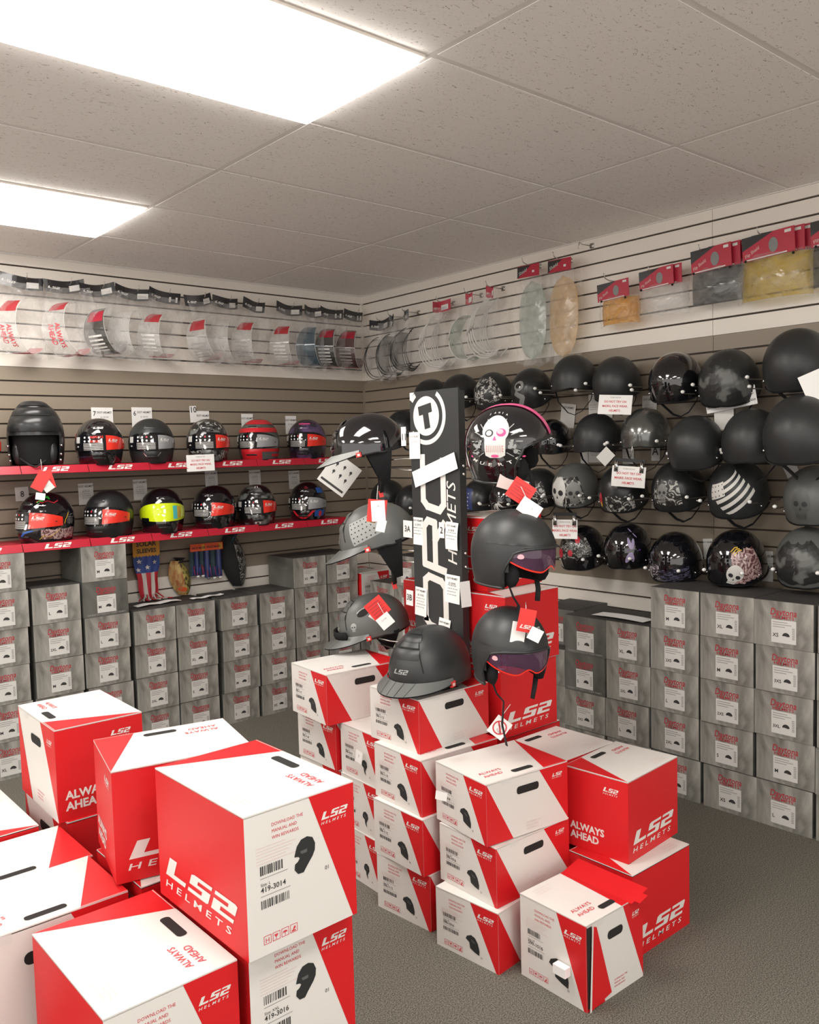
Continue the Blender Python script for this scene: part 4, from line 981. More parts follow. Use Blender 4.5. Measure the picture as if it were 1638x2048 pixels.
def d_muerte(d):
    az = -97
    M = mapper(OPEN, az, .22, 0, .98)
    d.decal(ell(0, .035, .048, .052, 24), 'graphic_white', M, .0014, .015); d.decal([(-.034, -.0), (.034, -.0), (.030, -.062), (.015, -.075), (-.015, -.075), (-.030, -.062)], 'graphic_white', M, .0014, .015)
    d.decal(ell(-.020, .018, .015, .013, 14), 'matte_black', M, .002); d.decal(ell(-.020, .018, .010, .009, 10), 'graphic_white', M, .0026)
    d.decal(ell(.021, .020, .016, .014, 14), 'graphic_pink', M, .002); d.decal(ell(.018, .023, .011, .009, 10), 'graphic_palepink', M, .0026)
    d.decal([(-.006, -.006), (.006, -.006), (0, .010)], 'graphic_pink', M, .002); d.decal(ell(.0, -.064, .012, .009, 10), 'graphic_pink', M, .002)
    for i in range(9): d.decal(rectp(-.026+.006*i, -.044, .0012, .022), 'graphic_red', M, .002)
    for v in (-.026, -.034, -.043): d.decal(rectp(-.027, v, .054, .0012), 'graphic_red', M, .002)
    for k in range(9): d.decal(ell(-.030+.0075*k, .060+.010*math.sin(k*2.1), .0028, .0016, 6), 'graphic_palepink', M, .0028)
    for k in range(11): d.decal(ell(.041*math.cos(R(18*k)), .038+.043*math.sin(R(18*k)), .003, .002, 6), 'graphic_palepink', M, .0028)
    for sg in (-1, 1):
        for k in range(7): a = R(62+k*14 if sg > 0 else 118-k*14+180*0); 
        for k in range(6):
            a = R(sg*(30+k*22)); r1, r2 = .055, .085; strokes(d, [(math.sin(a)*r1*sg*sg, math.cos(a)*r1-.005), (math.sin(a)*r2, math.cos(a)*r2-.005)], .003, 'light_grey', M, .0016)
        for k in range(10):
            q = random.Random(k*7+sg); d.decal(ell(sg*(.060+q.uniform(-.014, .014)), -.035+q.uniform(-.026, .026), .008, .005, 8, q.uniform(0, 3)), 'light_grey', M, .0014+.0002*k)
            d.decal(ell(sg*(.060+q.uniform(-.014, .014)), -.035+q.uniform(-.026, .026), .005, .003, 8, q.uniform(0, 3)), 'matte_black', M, .0016+.0002*k)
    for i, ch in enumerate('MUERTE'):
        a = R(-40+16*i); d.text(ch, .118*math.sin(a)-.009, -.118*math.cos(a)-.006, .026, 'graphic_white', M, .0018, rot=a*.9, bold=.02)
    for i, ch in enumerate('SANTA'):
        a = R(-26+13*i); d.text(ch, .098*math.sin(a)-.004, .098*math.cos(a)-.002, .013, 'graphic_white', M, .0018, rot=-a, bold=.02)
    for sg in (-1, 1): d.decal(ell(sg*.085, -.075, .006, .006, 5), 'graphic_pink', M, .0018)
    # pink band over the crown from brow to nape
    d.grid(lambda u, v: (lambda p: Vector((p.x*1.0+(-.017+.034*v), p.y, p.z)))(OPEN(180 if u < .5 else 0, (-.7+1.7*(u*2)) if u < .5 else (1-.83*(u-.5)*2), .0022)), 48, 2, 'graphic_pink')
open_helmet('gloss black open helmet with pink band and sugar skull, top right of the post', (-1.66, -2.918, 1.600), 30, 'gloss_black', False, d_muerte, 0, .98, trim='satin_black', roll=-12, drop=.02)
open_helmet('plain matte black open helmet with purple lens, middle right of the post', (-1.754, -3.018, 1.256), 8, 'matte_black', True, None, 4, .97, drop=.09)
string('thin string tying the tags of the lowest left post helmet', [(-1.70, -2.22, .975), (-1.76, -2.30, 1.005), (-1.795, -2.352, 1.02), (-1.79, -2.39, .97)]) if False else None
def d_ls2(d): ls2(d, -.045, 0, .095, .026, 'light_grey', mapper(OPEN, 18, .34, 0), .0018, sub_text=False)
open_helmet('matte black open helmet with purple lens and grey logo, lowest right of the post', (-1.791, -3.028, .946), -22, 'matte_black', True, d_ls2, 6, .94, drop=.16)
def post_arm(y0, y1, z, label):
    d = MB(); d.tube([(PX+.018, y0, z), (PX+.016, y0+(y1-y0)*.3, z), (PX+.0, y0+(y1-y0)*.8, z-.004), (PX-.03, y1, z+.006)], .003, 'hook_metal', 6)
    d.tube([(PX+.018, y0, z-.045), (PX+.016, y0+(y1-y0)*.3, z-.044), (PX-.02, y1, z-.02)], .003, 'hook_metal', 6)
    o = d.obj('wire_arm', None, True); tag(o, label, 'holder', 'wire helmet arms on the post')
for z, w_ in ((1.56, 'top'), (1.20, 'middle'), (.83, 'lowest')):
    post_arm(PY0, -2.20, z, 'thin wire arm holding the %s helmet left of the sign post' % w_)
    post_arm(PY1, -2.86, z+.0, 'thin wire arm holding the %s helmet right of the sign post' % w_)

# ------------------------------------------------------------------ packaged visors hung on the top panels
def film(mb, x0, x1, z0, z1, y, m, seed=0, amp=.012, n=10):
    r = random.Random(seed); ph = [r.uniform(0, 6) for _ in range(6)]
    def f(u, v):
        x = x0+(x1-x0)*u; z = z0+(z1-z0)*v
        d = amp*(math.sin(9*u+ph[0])*math.sin(7*v+ph[1])+.6*math.sin(17*u+ph[2]+4*v)*math.sin(13*v+ph[3]))
        e = .012*math.sin(8*v+ph[4])*(1 if u > .5 else -1)*abs(2*u-1)**3
        return Vector((x+e, y-d, z+.01*math.sin(9*u+ph[5])*(1-v)))
    mb.grid(f, n, n+4, m)
def visor_bag(label, wall, pos, z, cardw=.18, lens='lens_clear', prints=True, seed=0, R_=.125, a0=100, a1=335, depth=.10, words=False, tilt=0, edge=None, group='packaged visors on the back wall', cardm='header_black', dark=False, wbag=None, zc=None, vr=0, rings=1):
    loc, rz = ((pos, -.012, z), 0) if wall == 'back' else ((-.012, pos, z), -math.pi/2)
    cardw *= 1.18
    t = thing('packaged_visor', label, 'visor', loc, (0, R(tilt), rz), group)
    r = random.Random(seed)
    d = MB(); zz = -.0
    def cf(u, v): x = -cardw/2+cardw*u; return Vector((x, -.105-.012*math.sin(5*u+seed), .0-.014*math.cos(3.1*(u-.5))*1+(.066)*v))
    d.grid(cf, 10, 1, cardm)
    M = lambda u, v, off=0: cf(u/cardw+.5, (v)/.066)+Vector((0, -off-.0012, 0))
    ls2(d, -cardw*.42, .020, cardw*.30, .012, 'sticker_white', M, .0006, sub_text=False); d.decal(rectp(cardw*.12, .010, cardw*.28, .030), 'sticker_white', M, .0006)
    for q in range(6): d.decal(rectp(cardw*(.15+.035*q), .016, .0022, .014), 'grey_text', M, .0014)
    d.obj('header_card', t)
    hw = (wbag or cardw*1.15)/2
    d = MB(); film(d, -hw, hw, -.355, .01, -.150, 'bag_film', seed); film(d, -hw, hw, -.35, .0, -.03, 'bag_film', seed+9); d.obj('bag', t, True)
    zc = -.205 if zc is None else zc; cx = r.uniform(-.01, .02)
    def vf(u, v):
        a = R(a0+(a1-a0)*u); w_ = depth*(.55+.45*math.sin(math.pi*min(1, max(0, u))))
        lx, ly = R_*.92*math.cos(a), -w_*(v-.5)*1.05
        c_, s_ = math.cos(R(vr)), math.sin(R(vr))
        return Vector((cx+lx*c_-ly*s_, min(-.004, -.035-depth*.5+(lx*s_+ly*c_)*.8), zc+R_*1.02*math.sin(a)))
    d = MB(); d.grid(vf, 26, 4, lens)
    def P(u0, u1, v0, v1, m):
        d.grid(lambda u, v: (lambda p: p+(p-Vector((cx, p.y, zc))).normalized()*.0015)(vf(u0+(u1-u0)*u, v0+(v1-v0)*v)), 8, 2, m)
    if prints:
        P(.10, .24, .15, .95, 'red_card' if dark else 'daytona_red'); P(.68, .92, .1, .95, 'red_card' if dark else 'daytona_red')
        if words:
            Mv = lambda u, v, off=0: (lambda p: p+(p-Vector((cx, p.y, zc))).normalized()*.002)(vf(.36+u/.5, .30+v/.1))
            d.text('ALWAYS', 0, .030, .030, 'red_text', Mv, .001, bold=.02, sx=.9); d.text('AHEAD', 0, .0, .030, 'red_text', Mv, .001, bold=.02, sx=.9)
        else:
            for q in range(5): P(.38+.045*q, .40+.045*q, .2, .8, 'grey_text' if seed % 2 else 'sticker_white')
    if edge:
        for k in range(rings):
            for v in (0, 1): d.tube([vf(u/20, v)+Vector((.016*k, 0, .012*k)) for u in range(21)], .0035 if edge == 'sticker_white' else .003, edge, 5)
    else:
        for v in (0, 1): d.tube([vf(u/20, v) for u in range(21)], .0012, 'sticker_white', 4)
    d.obj('visor', t, True)
    return t
def hook(wall, pos, z, l=.16, label='', up=.03):
    d = MB(); pts = [(0, -.012, 0), (0, -l*.8, -.002), (0, -l, .006), (.0, -l-.012, up)]
    d.tube(pts, .0026, 'hook_metal', 6); d.box((-.012, -.017, -.012), (.012, -.011, .014), 'hook_metal')
    o = d.obj('display_hook', None, True, (pos, 0, z) if wall == 'back' else (0, pos, z), (0, 0, 0 if wall == 'back' else -math.pi/2))
    tag(o, label, 'hook', 'wire hooks on the slatwall')
BW = [(-2.345, .20, 'lens_clear', True, True, 'leftmost packaged clear visor with red corner prints, by the left picture edge'),
      (-2.115, .19, 'lens_clear', True, True, 'packaged clear visor with big red patches and always ahead print, second from left'),
      (-1.935, .17, 'visor_tint', True, False, 'packaged dark smoke visor with red lower patch, third from left'),
      (-1.735, .18, 'lens_clear', False, False, 'packaged plain clear visor, fourth from left'),
      (-1.545, .16, 'lens_clear', True, False, 'packaged clear visor with black writing and red ends, fifth from left'),
      (-1.320, .15, 'lens_clear', True, False, 'packaged clear visor with one small red strip, sixth from left'),
      (-1.145, .15, 'lens_clear', False, False, 'packaged clear visor with tiny dark dots, seventh from left'),
      (-.950, .14, 'lens_clear', True, False, 'packaged clear visor with bent red patch, eighth from left'),
      (-.690, .17, 'lens_clear', True, False, 'packaged clear visor with blue-tinted neighbour, ninth from left'),
      (-.500, .12, 'visor_blue', False, False, 'packaged blue-grey tinted visor, third from the room corner'),
      (-.350, .15, 'visor_tint', True, False, 'packaged dark green smoke visor, second from the room corner'),
      (-.165, .13, 'visor_maroon', True, False, 'packaged dark maroon visor right in the room corner')]
clear('visor_tint', (.05, .05, .045), .50, .06, .1, 6, (.6, .6, .6)); clear('visor_blue', (.06, .10, .13), .45, .06, .1, 6, (.6, .7, .8)); clear('visor_maroon', (.08, .04, .045), .5, .06, .1, 6, (.6, .45, .45))
for i, (x, cw, ln, pr, wd, lb) in enumerate(BW):
    visor_bag(lb, 'back', x, 2.505, cw, ln, pr, i, words=wd, tilt=[4, -6, -7, 5, 9, -9, 3, 8, 4, 3, 5, 7][i], dark=ln != 'lens_clear', depth=.15, R_=.125 if i not in (0, 1) else .14, a0=100 if i != 1 else 75, vr=32)
    hook('back', x+.03, 2.545, .13, 'wire hook carrying the %s' % ' '.join(lb.replace(',', '').split()[:9]))
CR = [(-.345, .18, 'lens_clear', 'satin_black', .13, 'packaged visor with thin black outline, first right of the room corner'),
      (-.470, .05, 'visor_tint', 'satin_black', .125, 'packaged smoke visor in the dark bundle near the corner'),
      (-.610, .05, 'visor_tint', 'satin_black', .12, 'packaged dark visor last of the dark bundle near the corner'),
      (-.940, .14, 'lens_clear', 'sticker_white', .15, 'packaged clear curved visor with maroon header and wide lower tail'),
      (-1.185, .04, 'lens_green', 'sticker_white', .13, 'packaged milky visor hanging edge-on between two clear curved ones'),
      (-1.365, .04, 'lens_clear', 'sticker_white', .15, 'packaged clear curved visor nearest the long flat shields')]
for i, (y, cw, ln, ed, rr, lb) in enumerate(CR):
    visor_bag(lb, 'right', y, 2.42+.012*i, cw, ln, False, 40+i, R_=rr, a0=95, a1=300, depth=.13, tilt=2, edge=ed, group='packaged curved visors on the right wall', cardm='header_black' if i < 3 else 'red_card', wbag=.18, rings=[2, 2, 3, 4, 1, 4][i])
    hook('right', y-.01, 2.47+.012*i, .15, 'wire hook carrying the %s' % ' '.join(lb.replace(',', '').split()[:9]))
def flat_shield(label, y, z, lens):
    t = thing('flat_shield', label, 'visor', (-.012, y, z), (0, R(1.5), -math.pi/2), 'long flat shields on the right wall')
    d = MB(); d.box((-.078, -.125, .235), (.078, -.122, .300), 'red_card'); F = plane((-.078, -.125, .235), (1, 0, 0)); d.decal([(0, .0), (0, .062), (.10, .062)], 'header_black', F, .0005)
    d.text('Shield', .012, .012, .026, 'sticker_white', F, .0012, shear=.3, rot=.35); d.decal(rectp(.108, .020, .016, .012), 'sticker_white', F, .0012); d.obj('header_card', t)
    def f(u, v):
        a = -1+2*v; hw = (.098-.012*(a < 0)*a*a)*(1-abs(a)**3.0)**.5 if abs(a) < 1 else 0
        return Vector(((-1+2*u)*hw, -.085-.014*(1-(2*u-1)**2), -.0+.215*a))
    d = MB(); d.grid(f, 10, 22, lens); d.obj('shield', t, True)
    d = MB(); film(d, -.105, .105, -.245, .245, -.118, 'bag_film', 3, .006); film(d, -.105, .105, -.245, .245, -.05, 'bag_film', 5, .006); d.obj('bag', t, True)
flat_shield('long grey-green flat shield in clear bag, right wall', -1.670, 2.300, 'lens_green')
flat_shield('long amber-tan flat shield in clear bag, right wall', -1.890, 2.292, 'lens_tan')
hook('right', -1.655, 2.61, .15, 'wire hook above the grey-green flat shield'); hook('right', -1.875, 2.60, .15, 'wire hook above the amber-tan flat shield')
hook('right', -2.02, 2.652, .12, 'empty wire hook near the ceiling on the right wall', up=-.03)
def bubble(label, y, z, w_, h_, lens, cards, cw, ch, wave=0):
    w_ *= 1.12; cw *= 1.15
    t = thing('bubble_shield', label, 'visor', (-.012, y, z), (0, 0, -math.pi/2), 'bagged bubble shields on the right wall')
    for i in range(cards):
        d = MB(); X = Matrix.Translation((-.0+.028*i, .022*i, .006*i)) @ Matrix.Rotation(R(-3+1.5*i), 4, 'Y')
        d.box((-cw/2, -.13, h_*.42), (cw/2, -.127, h_*.42+ch), 'red_card', X)
        F0 = plane((-cw/2, -.13, h_*.42), (1, 0, 0)); F = lambda u, v, off=0: X @ F0(u, v, off)
        d.decal([(0, ch*.45), (0, ch), (cw*.62, ch)], 'header_black', F, .0006); d.decal(ell(cw*.60, ch*.45, ch*.20, ch*.30, 14), 'graphic_grey', F, .0008)
        d.decal(rectp(cw*.82, ch*.80, cw*.12, ch*.12), 'sticker_white', F, .0008); d.text('Flip Shield', cw*.06, ch*.12, ch*.20, 'pale_pink', F, .0012, shear=.2, rot=.45, sx=.85)
        d.decal(rectp(cw*.05, ch*.02, cw*.8, ch*.05), 'sticker_white', F, .0008); d.obj('header_card', t)
    def f(u, v):
        a = (u-.5)*math.pi*.92; b = (v-.5)*2
        return Vector((math.sin(a)*w_*.5, -.055-math.cos(a)*.085*(1-.25*b*b), b*h_*.46+.0))
    d = MB(); d.grid(f, 18, 10, lens)
    d.obj('shield', t, True)
    def g(u, v):
        r = random.Random(int(u*16)*31+int(v*12)*7+int(100*w_)); p = f(u, v); p.x *= 1.08; p.z *= 1.12; p.y -= .012+r.uniform(-.006, .006); return p
    d = MB(); d.grid(g, 16, 12, 'bag_film_dense'); d.obj('bag', t)
    for sg in (-1, 1):
        d = MB(); d.ball((sg*w_*.33, -.135, h_*.40), .006, 'slot_dark', 8); d.obj('snap', t, True)
bubble('bagged orange bubble shield under red card, leftmost of the row', -2.248, 2.270, .195, .14, 'lens_amber', 1, .165, .088)
bubble('bagged clear bubble shield under two red cards', -2.500, 2.285, .235, .15, 'lens_clear', 2, .165, .090)
bubble('bagged smoke black bubble shield under stacked red cards', -2.790, 2.310, .245, .165, 'lens_smoke', 3, .175, .105)
bubble('large bagged yellow bubble shield under stacked red cards', -3.062, 2.305, .29, .20, 'lens_yellow', 3, .205, .105)
bubble('bagged smoke bubble shield cut off by the right picture edge', -3.345, 2.315, .22, .19, 'lens_smoke', 1, .17, .105)
for i, (y, z) in enumerate(((-2.21, 2.43), (-2.47, 2.42), (-2.74, 2.47), (-3.02, 2.49))):
    hook('right', y, z, .16, 'wire hook above the %s bubble shield' % ['orange', 'clear', 'smoke black', 'large yellow'][i])

# ------------------------------------------------------------------ cards, tags and notices
def card(name, label, cat, loc, yaw, roll, w_, h_, lines=(), m='paper', group=None, bend=0, pitch=0, extra=None):
    d = MB()
    def f(u, v): return Vector((-w_/2+w_*u, -bend*math.sin(math.pi*v), -h_/2+h_*v))
    d.grid(f, 2, 6, m); d.grid(lambda u, v: f(u, v)+Vector((0, .0008, 0)), 2, 6, m)
    M = lambda u, v, off=0: f(u/w_+.5, v/h_+.5)+Vector((0, -off-.0006, 0))
    for (tx, x, y, sz, mm) in lines: d.text(tx, x*w_, y*h_, sz*h_, mm, M, .0008, align='CENTER', bold=.012, sx=.9)
    if extra: extra(d, M)
    o = d.obj(name, None, None, loc, (R(pitch), R(roll), yaw))
    return tag(o, label, cat, group)
YB, YR, YC = 0, -math.pi/2, R(-41)
def scribble(n, seed=0):
    def e(d, M):
        r = random.Random(seed)
        for i in range(n):
            x = -.026+r.uniform(0, .006)
            while x < .022: l = r.uniform(.003, .009); d.decal([(x, .012-i*.0115), (x+l, .0125-i*.0115+r.uniform(-.0008, .0008)), (x+l, .0143-i*.0115), (x, .014-i*.0115)], 'dark_text', M, .0008); x += l+.003
    return e
for i, (x, z, n_, l) in enumerate(((-1.905, 1.828, '7', 'second'), (-1.668, 1.832, '6', 'third'), (-1.275, 1.815, '', 'fourth'), (-.965, 1.800, '', 'fifth'), (-.635, 1.790, '', 'sixth'))):
    L_ = [('DOT HELMET', .1 if n_ else 0, .22, .13, 'dark_text'), ('$ 129.95', .1 if n_ else 0, .0, .12, 'grey_text')]+([(n_, -.36, .10, .32, 'dark_text')] if n_ else [])
    card('price_card', 'white price card on back wall behind the %s upper shelf helmet' % l, 'card', (x, -.0135, z), YB, 0, .125 if n_ else .085, .12, L_, group='price cards on the back wall')
card('price_card', 'small card with number 10 above the silver filigree helmet', 'card', (-1.340, -.0150, 1.855), YB, -2, .045, .10, [('10', 0, .1, .5, 'dark_text')], group='price cards on the back wall')
card('price_card', 'small card with number 8 at left above the lower shelf', 'card', (-2.365, -.0135, 1.418), YB, -2, .07, .075, [('8', 0, -.2, .6, 'dark_text')], m='sticker_white', group='price cards on the back wall')
for i, (x, z) in enumerate(((-2.02, 1.40), (-1.70, 1.41), (-1.235, 1.445), (-.925, 1.440), (-.625, 1.425))):
    card('price_card', 'shaded price card on back wall behind the %s lower shelf helmet' % ORD[i+1], 'card', (x, -.0135, z), YB, -1, .085, .12, [('DOT HELMET', 0, .32, .13, 'dark_text'), ('$ 99.95', 0, .12, .12, 'grey_text')], m='sticker_white', group='price cards on the back wall', extra=scribble(4, i))
RT = [(-1.84, 1.765, .10, .13, 8), (-2.02, 1.80, .07, .14, 0), (-2.115, 1.78, .05, .08, 0), (-2.365, 1.78, .085, .12, 2), (-2.79, 1.79, .07, .13, 0), (-2.02, 1.555, .08, .10, 0), (-1.95, 1.55, .05, .10, 0), (-2.235, 1.545, .07, .10, -1), (-2.40, 1.56, .05, .10, 0), (-2.40, 1.30, .05, .07, 5), (-2.11, 1.30, .05, .06, 10), (-2.72, 1.545, .07, .10, 0), (-3.08, 1.50, .06, .14, -25), (-2.30, 1.03, .05, .11, 0), (-2.46, 1.04, .06, .07, 3), (-2.05, 1.05, .06, .06, 0), (-2.69, 1.08, .05, .10, -4), (-2.99, 1.02, .05, .14, 0), (-1.37, 1.56, .05, .06, 30), (-2.14, 1.06, .04, .10, 0)]
RTL = ['tilted white card under the big eye helmet', 'narrow card below the level brimmed helmet', 'small card right of the level brimmed helmet', 'handwritten card left of the reflective gloss helmet', 'card right of the faint skull helmet, top row', 'card with handwriting below the gloss helmet, second row', 'small numbered card below the gloss helmet, second row',
       'card below the plain helmet, second row', 'card with letter below the grey metallic helmet', 'card by the strap of the torch helmet', 'small card behind the two-skull helmet strap', 'card behind the large matte helmet, second row', 'slanted card above the flag helmet', 'narrow card right of the roses helmet',
       'card below the dragonfly helmet', 'card left of the dragonfly helmet', 'card right of the lace helmet', 'tall card right of the white skull helmet', 'small slanted card right of the sign post', 'narrow card between roses and dragonfly helmets']
for i, (y, z, w_, h_, rl) in enumerate(RT):
    card('price_card', RTL[i]+', right wall', 'card', (-.0135-.0008*(i % 3), y, z), YR, rl, w_, h_, [('DOT HELMET', 0, .30, .11, 'dark_text')] if i not in (1, 8) else ([('A', 0, -.2, .6, 'dark_text')] if i == 8 else []), m='sticker_white', group='price cards on the right wall', extra=scribble(3, i) if i % 2 else None)
NT = [('DO NOT TRY ON', 0, .10, .16, 'red_text'), ('MASKS, FACE WEAR,', 0, -.13, .16, 'red_text'), ('HELMETS', 0, -.36, .16, 'red_text'), ('STORE NOTICE', 0, .34, .09, 'grey_text')]
card('warning_sign', 'white do not try on sign hanging from the upper helmet shelf', 'sign', (-1.475, -.345, 1.558), R(-8), -1, .165, .095, NT, group='do not try on signs')
card('warning_sign', 'white do not try on sign clipped under the top row helmets', 'sign', (-.30, -2.364, 1.790), R(-70), 4, .165, .095, NT, group='do not try on signs', pitch=-8)
o1 = card('warning_sign', 'white do not try on sign with two big chrome clips, third row', 'sign', (-.32, -2.452, 1.441), R(-66), 5, .160, .100, NT, group='do not try on signs', bend=.006)
o2 = card('warning_sign', 'white do not try on sign with two clips above the roses helmet', 'sign', (-.31, -2.050, 1.168), R(-60), 1, .130, .100, NT, group='do not try on signs', bend=-.006)
for o, w_, h_ in ((o1, .160, .100), (o2, .130, .100)):
    for sg in (-1, 1):
        d = MB(); d.box((sg*w_*.38-.009, -.012, h_*.5-.028), (sg*w_*.38+.009, .010, h_*.5+.022), 'chrome'); d.tube([(sg*w_*.38, -.014, h_*.5-.02), (sg*w_*.38, -.020, h_*.5+.01), (sg*w_*.38, -.004, h_*.5+.03)], .003, 'chrome'); d.obj('clip', o, True)
    d = MB(); d.box((-w_*.46, -.004, h_*.5+.020), (w_*.46, .010, h_*.5+.036), 'satin_black'); d.obj('hanger_bar', o)
    d = MB(); d.tube([(0, .004, h_*.5+.036), (.005, .01, h_*.5+.09), (0, .02, h_*.5+.13)], .0022, 'hook_metal'); d.obj('hanger_hook', o, True)
card('warning_sign', 'white sign tilted beneath the faint skull helmet, top row', 'sign', (-.215, -2.920, 1.782), R(-75), -9, .22, .085, [('DO NOT TRY ON MASKS, FACE WEAR', 0, -.30, .16, 'dark_text')], group='do not try on signs')
card('notice', 'printed sheet hanging below the tilted sign, top row', 'sheet', (-.21, -2.885, 1.715), R(-75), -3, .085, .13, [('A', .2, .30, .14, 'dark_text')], m='sticker_white')
card('warning_sign', 'white sign beneath the very large helmet at right edge', 'sign', (-.30, -3.300, 1.540), R(-80), 0, .16, .075, [('HELMETS', .15, -.2, .22, 'red_text')], group='do not try on signs')
card('notice', 'white sheet corner overlapping the right edge top row helmet', 'sheet', (-.37, -3.365, 1.800), R(-70), -22, .09, .12, [])
card('hang_tag', 'grey diamond tag under the plain helmet, second row', 'tag', (-.28, -2.290, 1.540), R(-75), 45, .065, .075, [], m='sticker_white', group='hang tags')
# cards stuck on the sign post
XP = PX-.0025; KP = .9407
def onpost(y, z): return -4.9483+(y+4.9483)*KP, 1.5809+(z-1.5809)*KP
PC = [('number 11', (-2.193, 1.651), .030, .078, [('11', 0, -.2, .5, 'dark_text')], 0, 0), ('price card below the circled T', (-2.264, 1.612), .066, .108, [('DOT HELMET', 0, .30, .10, 'grey_text'), ('$ 119.95', 0, .1, .10, 'grey_text')], 0, 0),
      ('number 3A', (-2.209, 1.269), .056, .070, [('3A', 0, -.15, .5, 'dark_text')], 2, 0), ('price card beside number 3A', (-2.269, 1.263), .058, .112, [('DOT HELMET', 0, .36, .09, 'dark_text'), ('$ 129.95', 0, .2, .10, 'dark_text')], 2, 3),
      ('number 2', (-2.413, 1.274), .030, .062, [('2', 0, -.2, .6, 'dark_text')], 1, 0), ('price card beside number 2', (-2.474, 1.254), .068, .109, [('DOT HELMET', 0, .34, .09, 'dark_text'), ('$ 129.95', 0, .18, .10, 'dark_text')], 4, 3),
      ('lone price card on the right half', (-2.464, 1.044), .084, .112, [('DOT HELMET', 0, .34, .10, 'dark_text'), ('$ 129.95', 0, .16, .11, 'dark_text')], 3, 4), ('number 3B', (-2.207, .982), .044, .064, [('3B', 0, -.15, .55, 'dark_text')], 3, 0),
      ('price card beside number 3B', (-2.280, .974), .070, .117, [('DOT HELMET', 0, .36, .09, 'dark_text'), ('$ 119.95', 0, .2, .10, 'dark_text')], 4, 4), ('lowest curling price card', (-2.413, .868), .066, .104, [('DOT HELMET', 0, .32, .10, 'dark_text')], 6, 3)]
for i, (l, (y, z), w_, h_, L_, rl, ns) in enumerate(PC):
    y, z = onpost(y, z); w_ *= KP; h_ *= KP
    card('price_card', '%s stuck on the black sign post' % l, 'card', (XP-.0022*(i % 3), y, z), YR, rl, w_, h_, L_, group='cards on the sign post', extra=scribble(ns, i+5) if ns else None, bend=.004 if i in (5, 9) else 0)
card('paper_strip', 'blank white paper strip taped diagonally across the sign post', 'paper', (XP-.007, -2.536, 1.515), YR, -17, .246, .062, [])
card('price_card', 'white card standing out from the right side of the sign post', 'card', (-1.665, -2.700, 1.068), R(-20), -4, .04, .094, [], group='cards on the sign post')
# hang tags
def redlines(n=5):
    def e(d, M):
        for i in range(n): d.decal(rectp(-.026, .022-.011*i, .05-.006*(i % 3), .003), 'red_text' if True else '', M, .0009)
    return e
def string(label, pts):
    d = MB(); d.tube(pts, .0012, 'sticker_white', 5); tag(d.obj('tag_string', None, True), label, 'string', 'strings of the hang tags')
card('hang_tag', 'red booklet tag hanging left of the post from the top helmet', 'tag', (-1.80, -2.370, 1.368), YC, 6, .072, .085, [], m='tag_red', group='hang tags')
card('hang_tag', 'white price tag over the red booklet left of the post', 'tag', (-1.806, -2.385, 1.368), YC, -2, .052, .078, [('28', 0, .2, .12, 'grey_text')], group='hang tags')
card('hang_tag', 'tan folded tag beside the red booklet left of the post', 'tag', (-1.803, -2.345, 1.362), YC, 12, .030, .080, [], m='mask_flame', group='hang tags')
card('hang_tag', 'small white paper slip below the red booklet left of the post', 'tag', (-1.80, -2.392, 1.312), YC, 14, .035, .045, [], group='hang tags')
string('thin cord from the top left helmet buckle to its red tag', [(-1.76, -2.33, 1.46), (-1.79, -2.36, 1.42), (-1.80, -2.372, 1.40)])
card('hang_tag', 'red tag with lines on the lowest left post helmet', 'tag', (-1.80, -2.355, .995), YC, -38, .075, .075, [], m='tag_red', group='hang tags', extra=lambda d, M: [d.decal(rectp(-.03, .022-.012*i, .055, .0035), 'daytona_red', M, .0009) for i in range(5)])
card('hang_tag', 'white tag with code square below the red tag, lowest left helmet', 'tag', (-1.795, -2.395, .950), YC, -38, .055, .050, [('DOT M2', 0, .1, .14, 'grey_text')], group='hang tags')
card('hang_tag', 'white slip behind the red tag, lowest left helmet', 'tag', (-1.785, -2.325, .965), YC, 35, .040, .045, [], group='hang tags')
card('hang_tag', 'large tilted card showing helmet pictures below the top left helmet', 'card', (-1.62, -1.891, 1.497), YC, 38, .135, .145, [('LOTS OF STYLES', 0, -.40, .07, 'dark_text')], m='sticker_white', group='hang tags',
     extra=lambda d, M: [d.decal([(x+.011*u, z+.011*v) for u, v in SIL_OPEN], 'matte_black', M, .001) for x, z in ((-.035, .03), (0, .035), (.035, .03), (-.03, -.005), (.005, -.005), (.035, -.01))]+[d.decal(rectp(-.058, -.060, .115, .010), 'dark_text', M, .0009)])
card('hang_tag', 'red tag with lines hanging under the sugar skull helmet', 'tag', (-1.75, -3.052, 1.448), YC, 35, .078, .070, [], m='tag_red', group='hang tags', extra=lambda d, M: [d.decal(rectp(-.03, .018-.010*i, .06, .002), 'daytona_red', M, .0009) for i in range(5)])
card('hang_tag', 'white half of the tag under the sugar skull helmet', 'tag', (-1.752, -3.090, 1.395), YC, 35, .072, .050, [('S', .1, .0, .2, 'grey_text')], group='hang tags')
card('hang_tag', 'grey paper strip under the sugar skull helmet', 'tag', (-1.72, -2.990, 1.470), YC, 18, .10, .045, [], m='pale_pink', group='hang tags')
card('hang_tag', 'red and white logo tag in front of the lowest goggled helmet', 'tag', (-1.86, -3.165, 1.060), YC, 12, .052, .072, [], m='tag_red', group='hang tags', extra=lambda d, M: ls2(d, -.018, -.025, .035, .012, 'card_white', M, .001, sub_text=False))
card('hang_tag', 'white tag left of the logo tag on the lowest goggled helmet', 'tag', (-1.865, -3.135, 1.020), YC, 10, .044, .066, [], group='hang tags')
card('hang_tag', 'white slip right of the logo tag on the lowest goggled helmet', 'tag', (-1.855, -3.195, 1.020), YC, 28, .040, .040, [], group='hang tags')
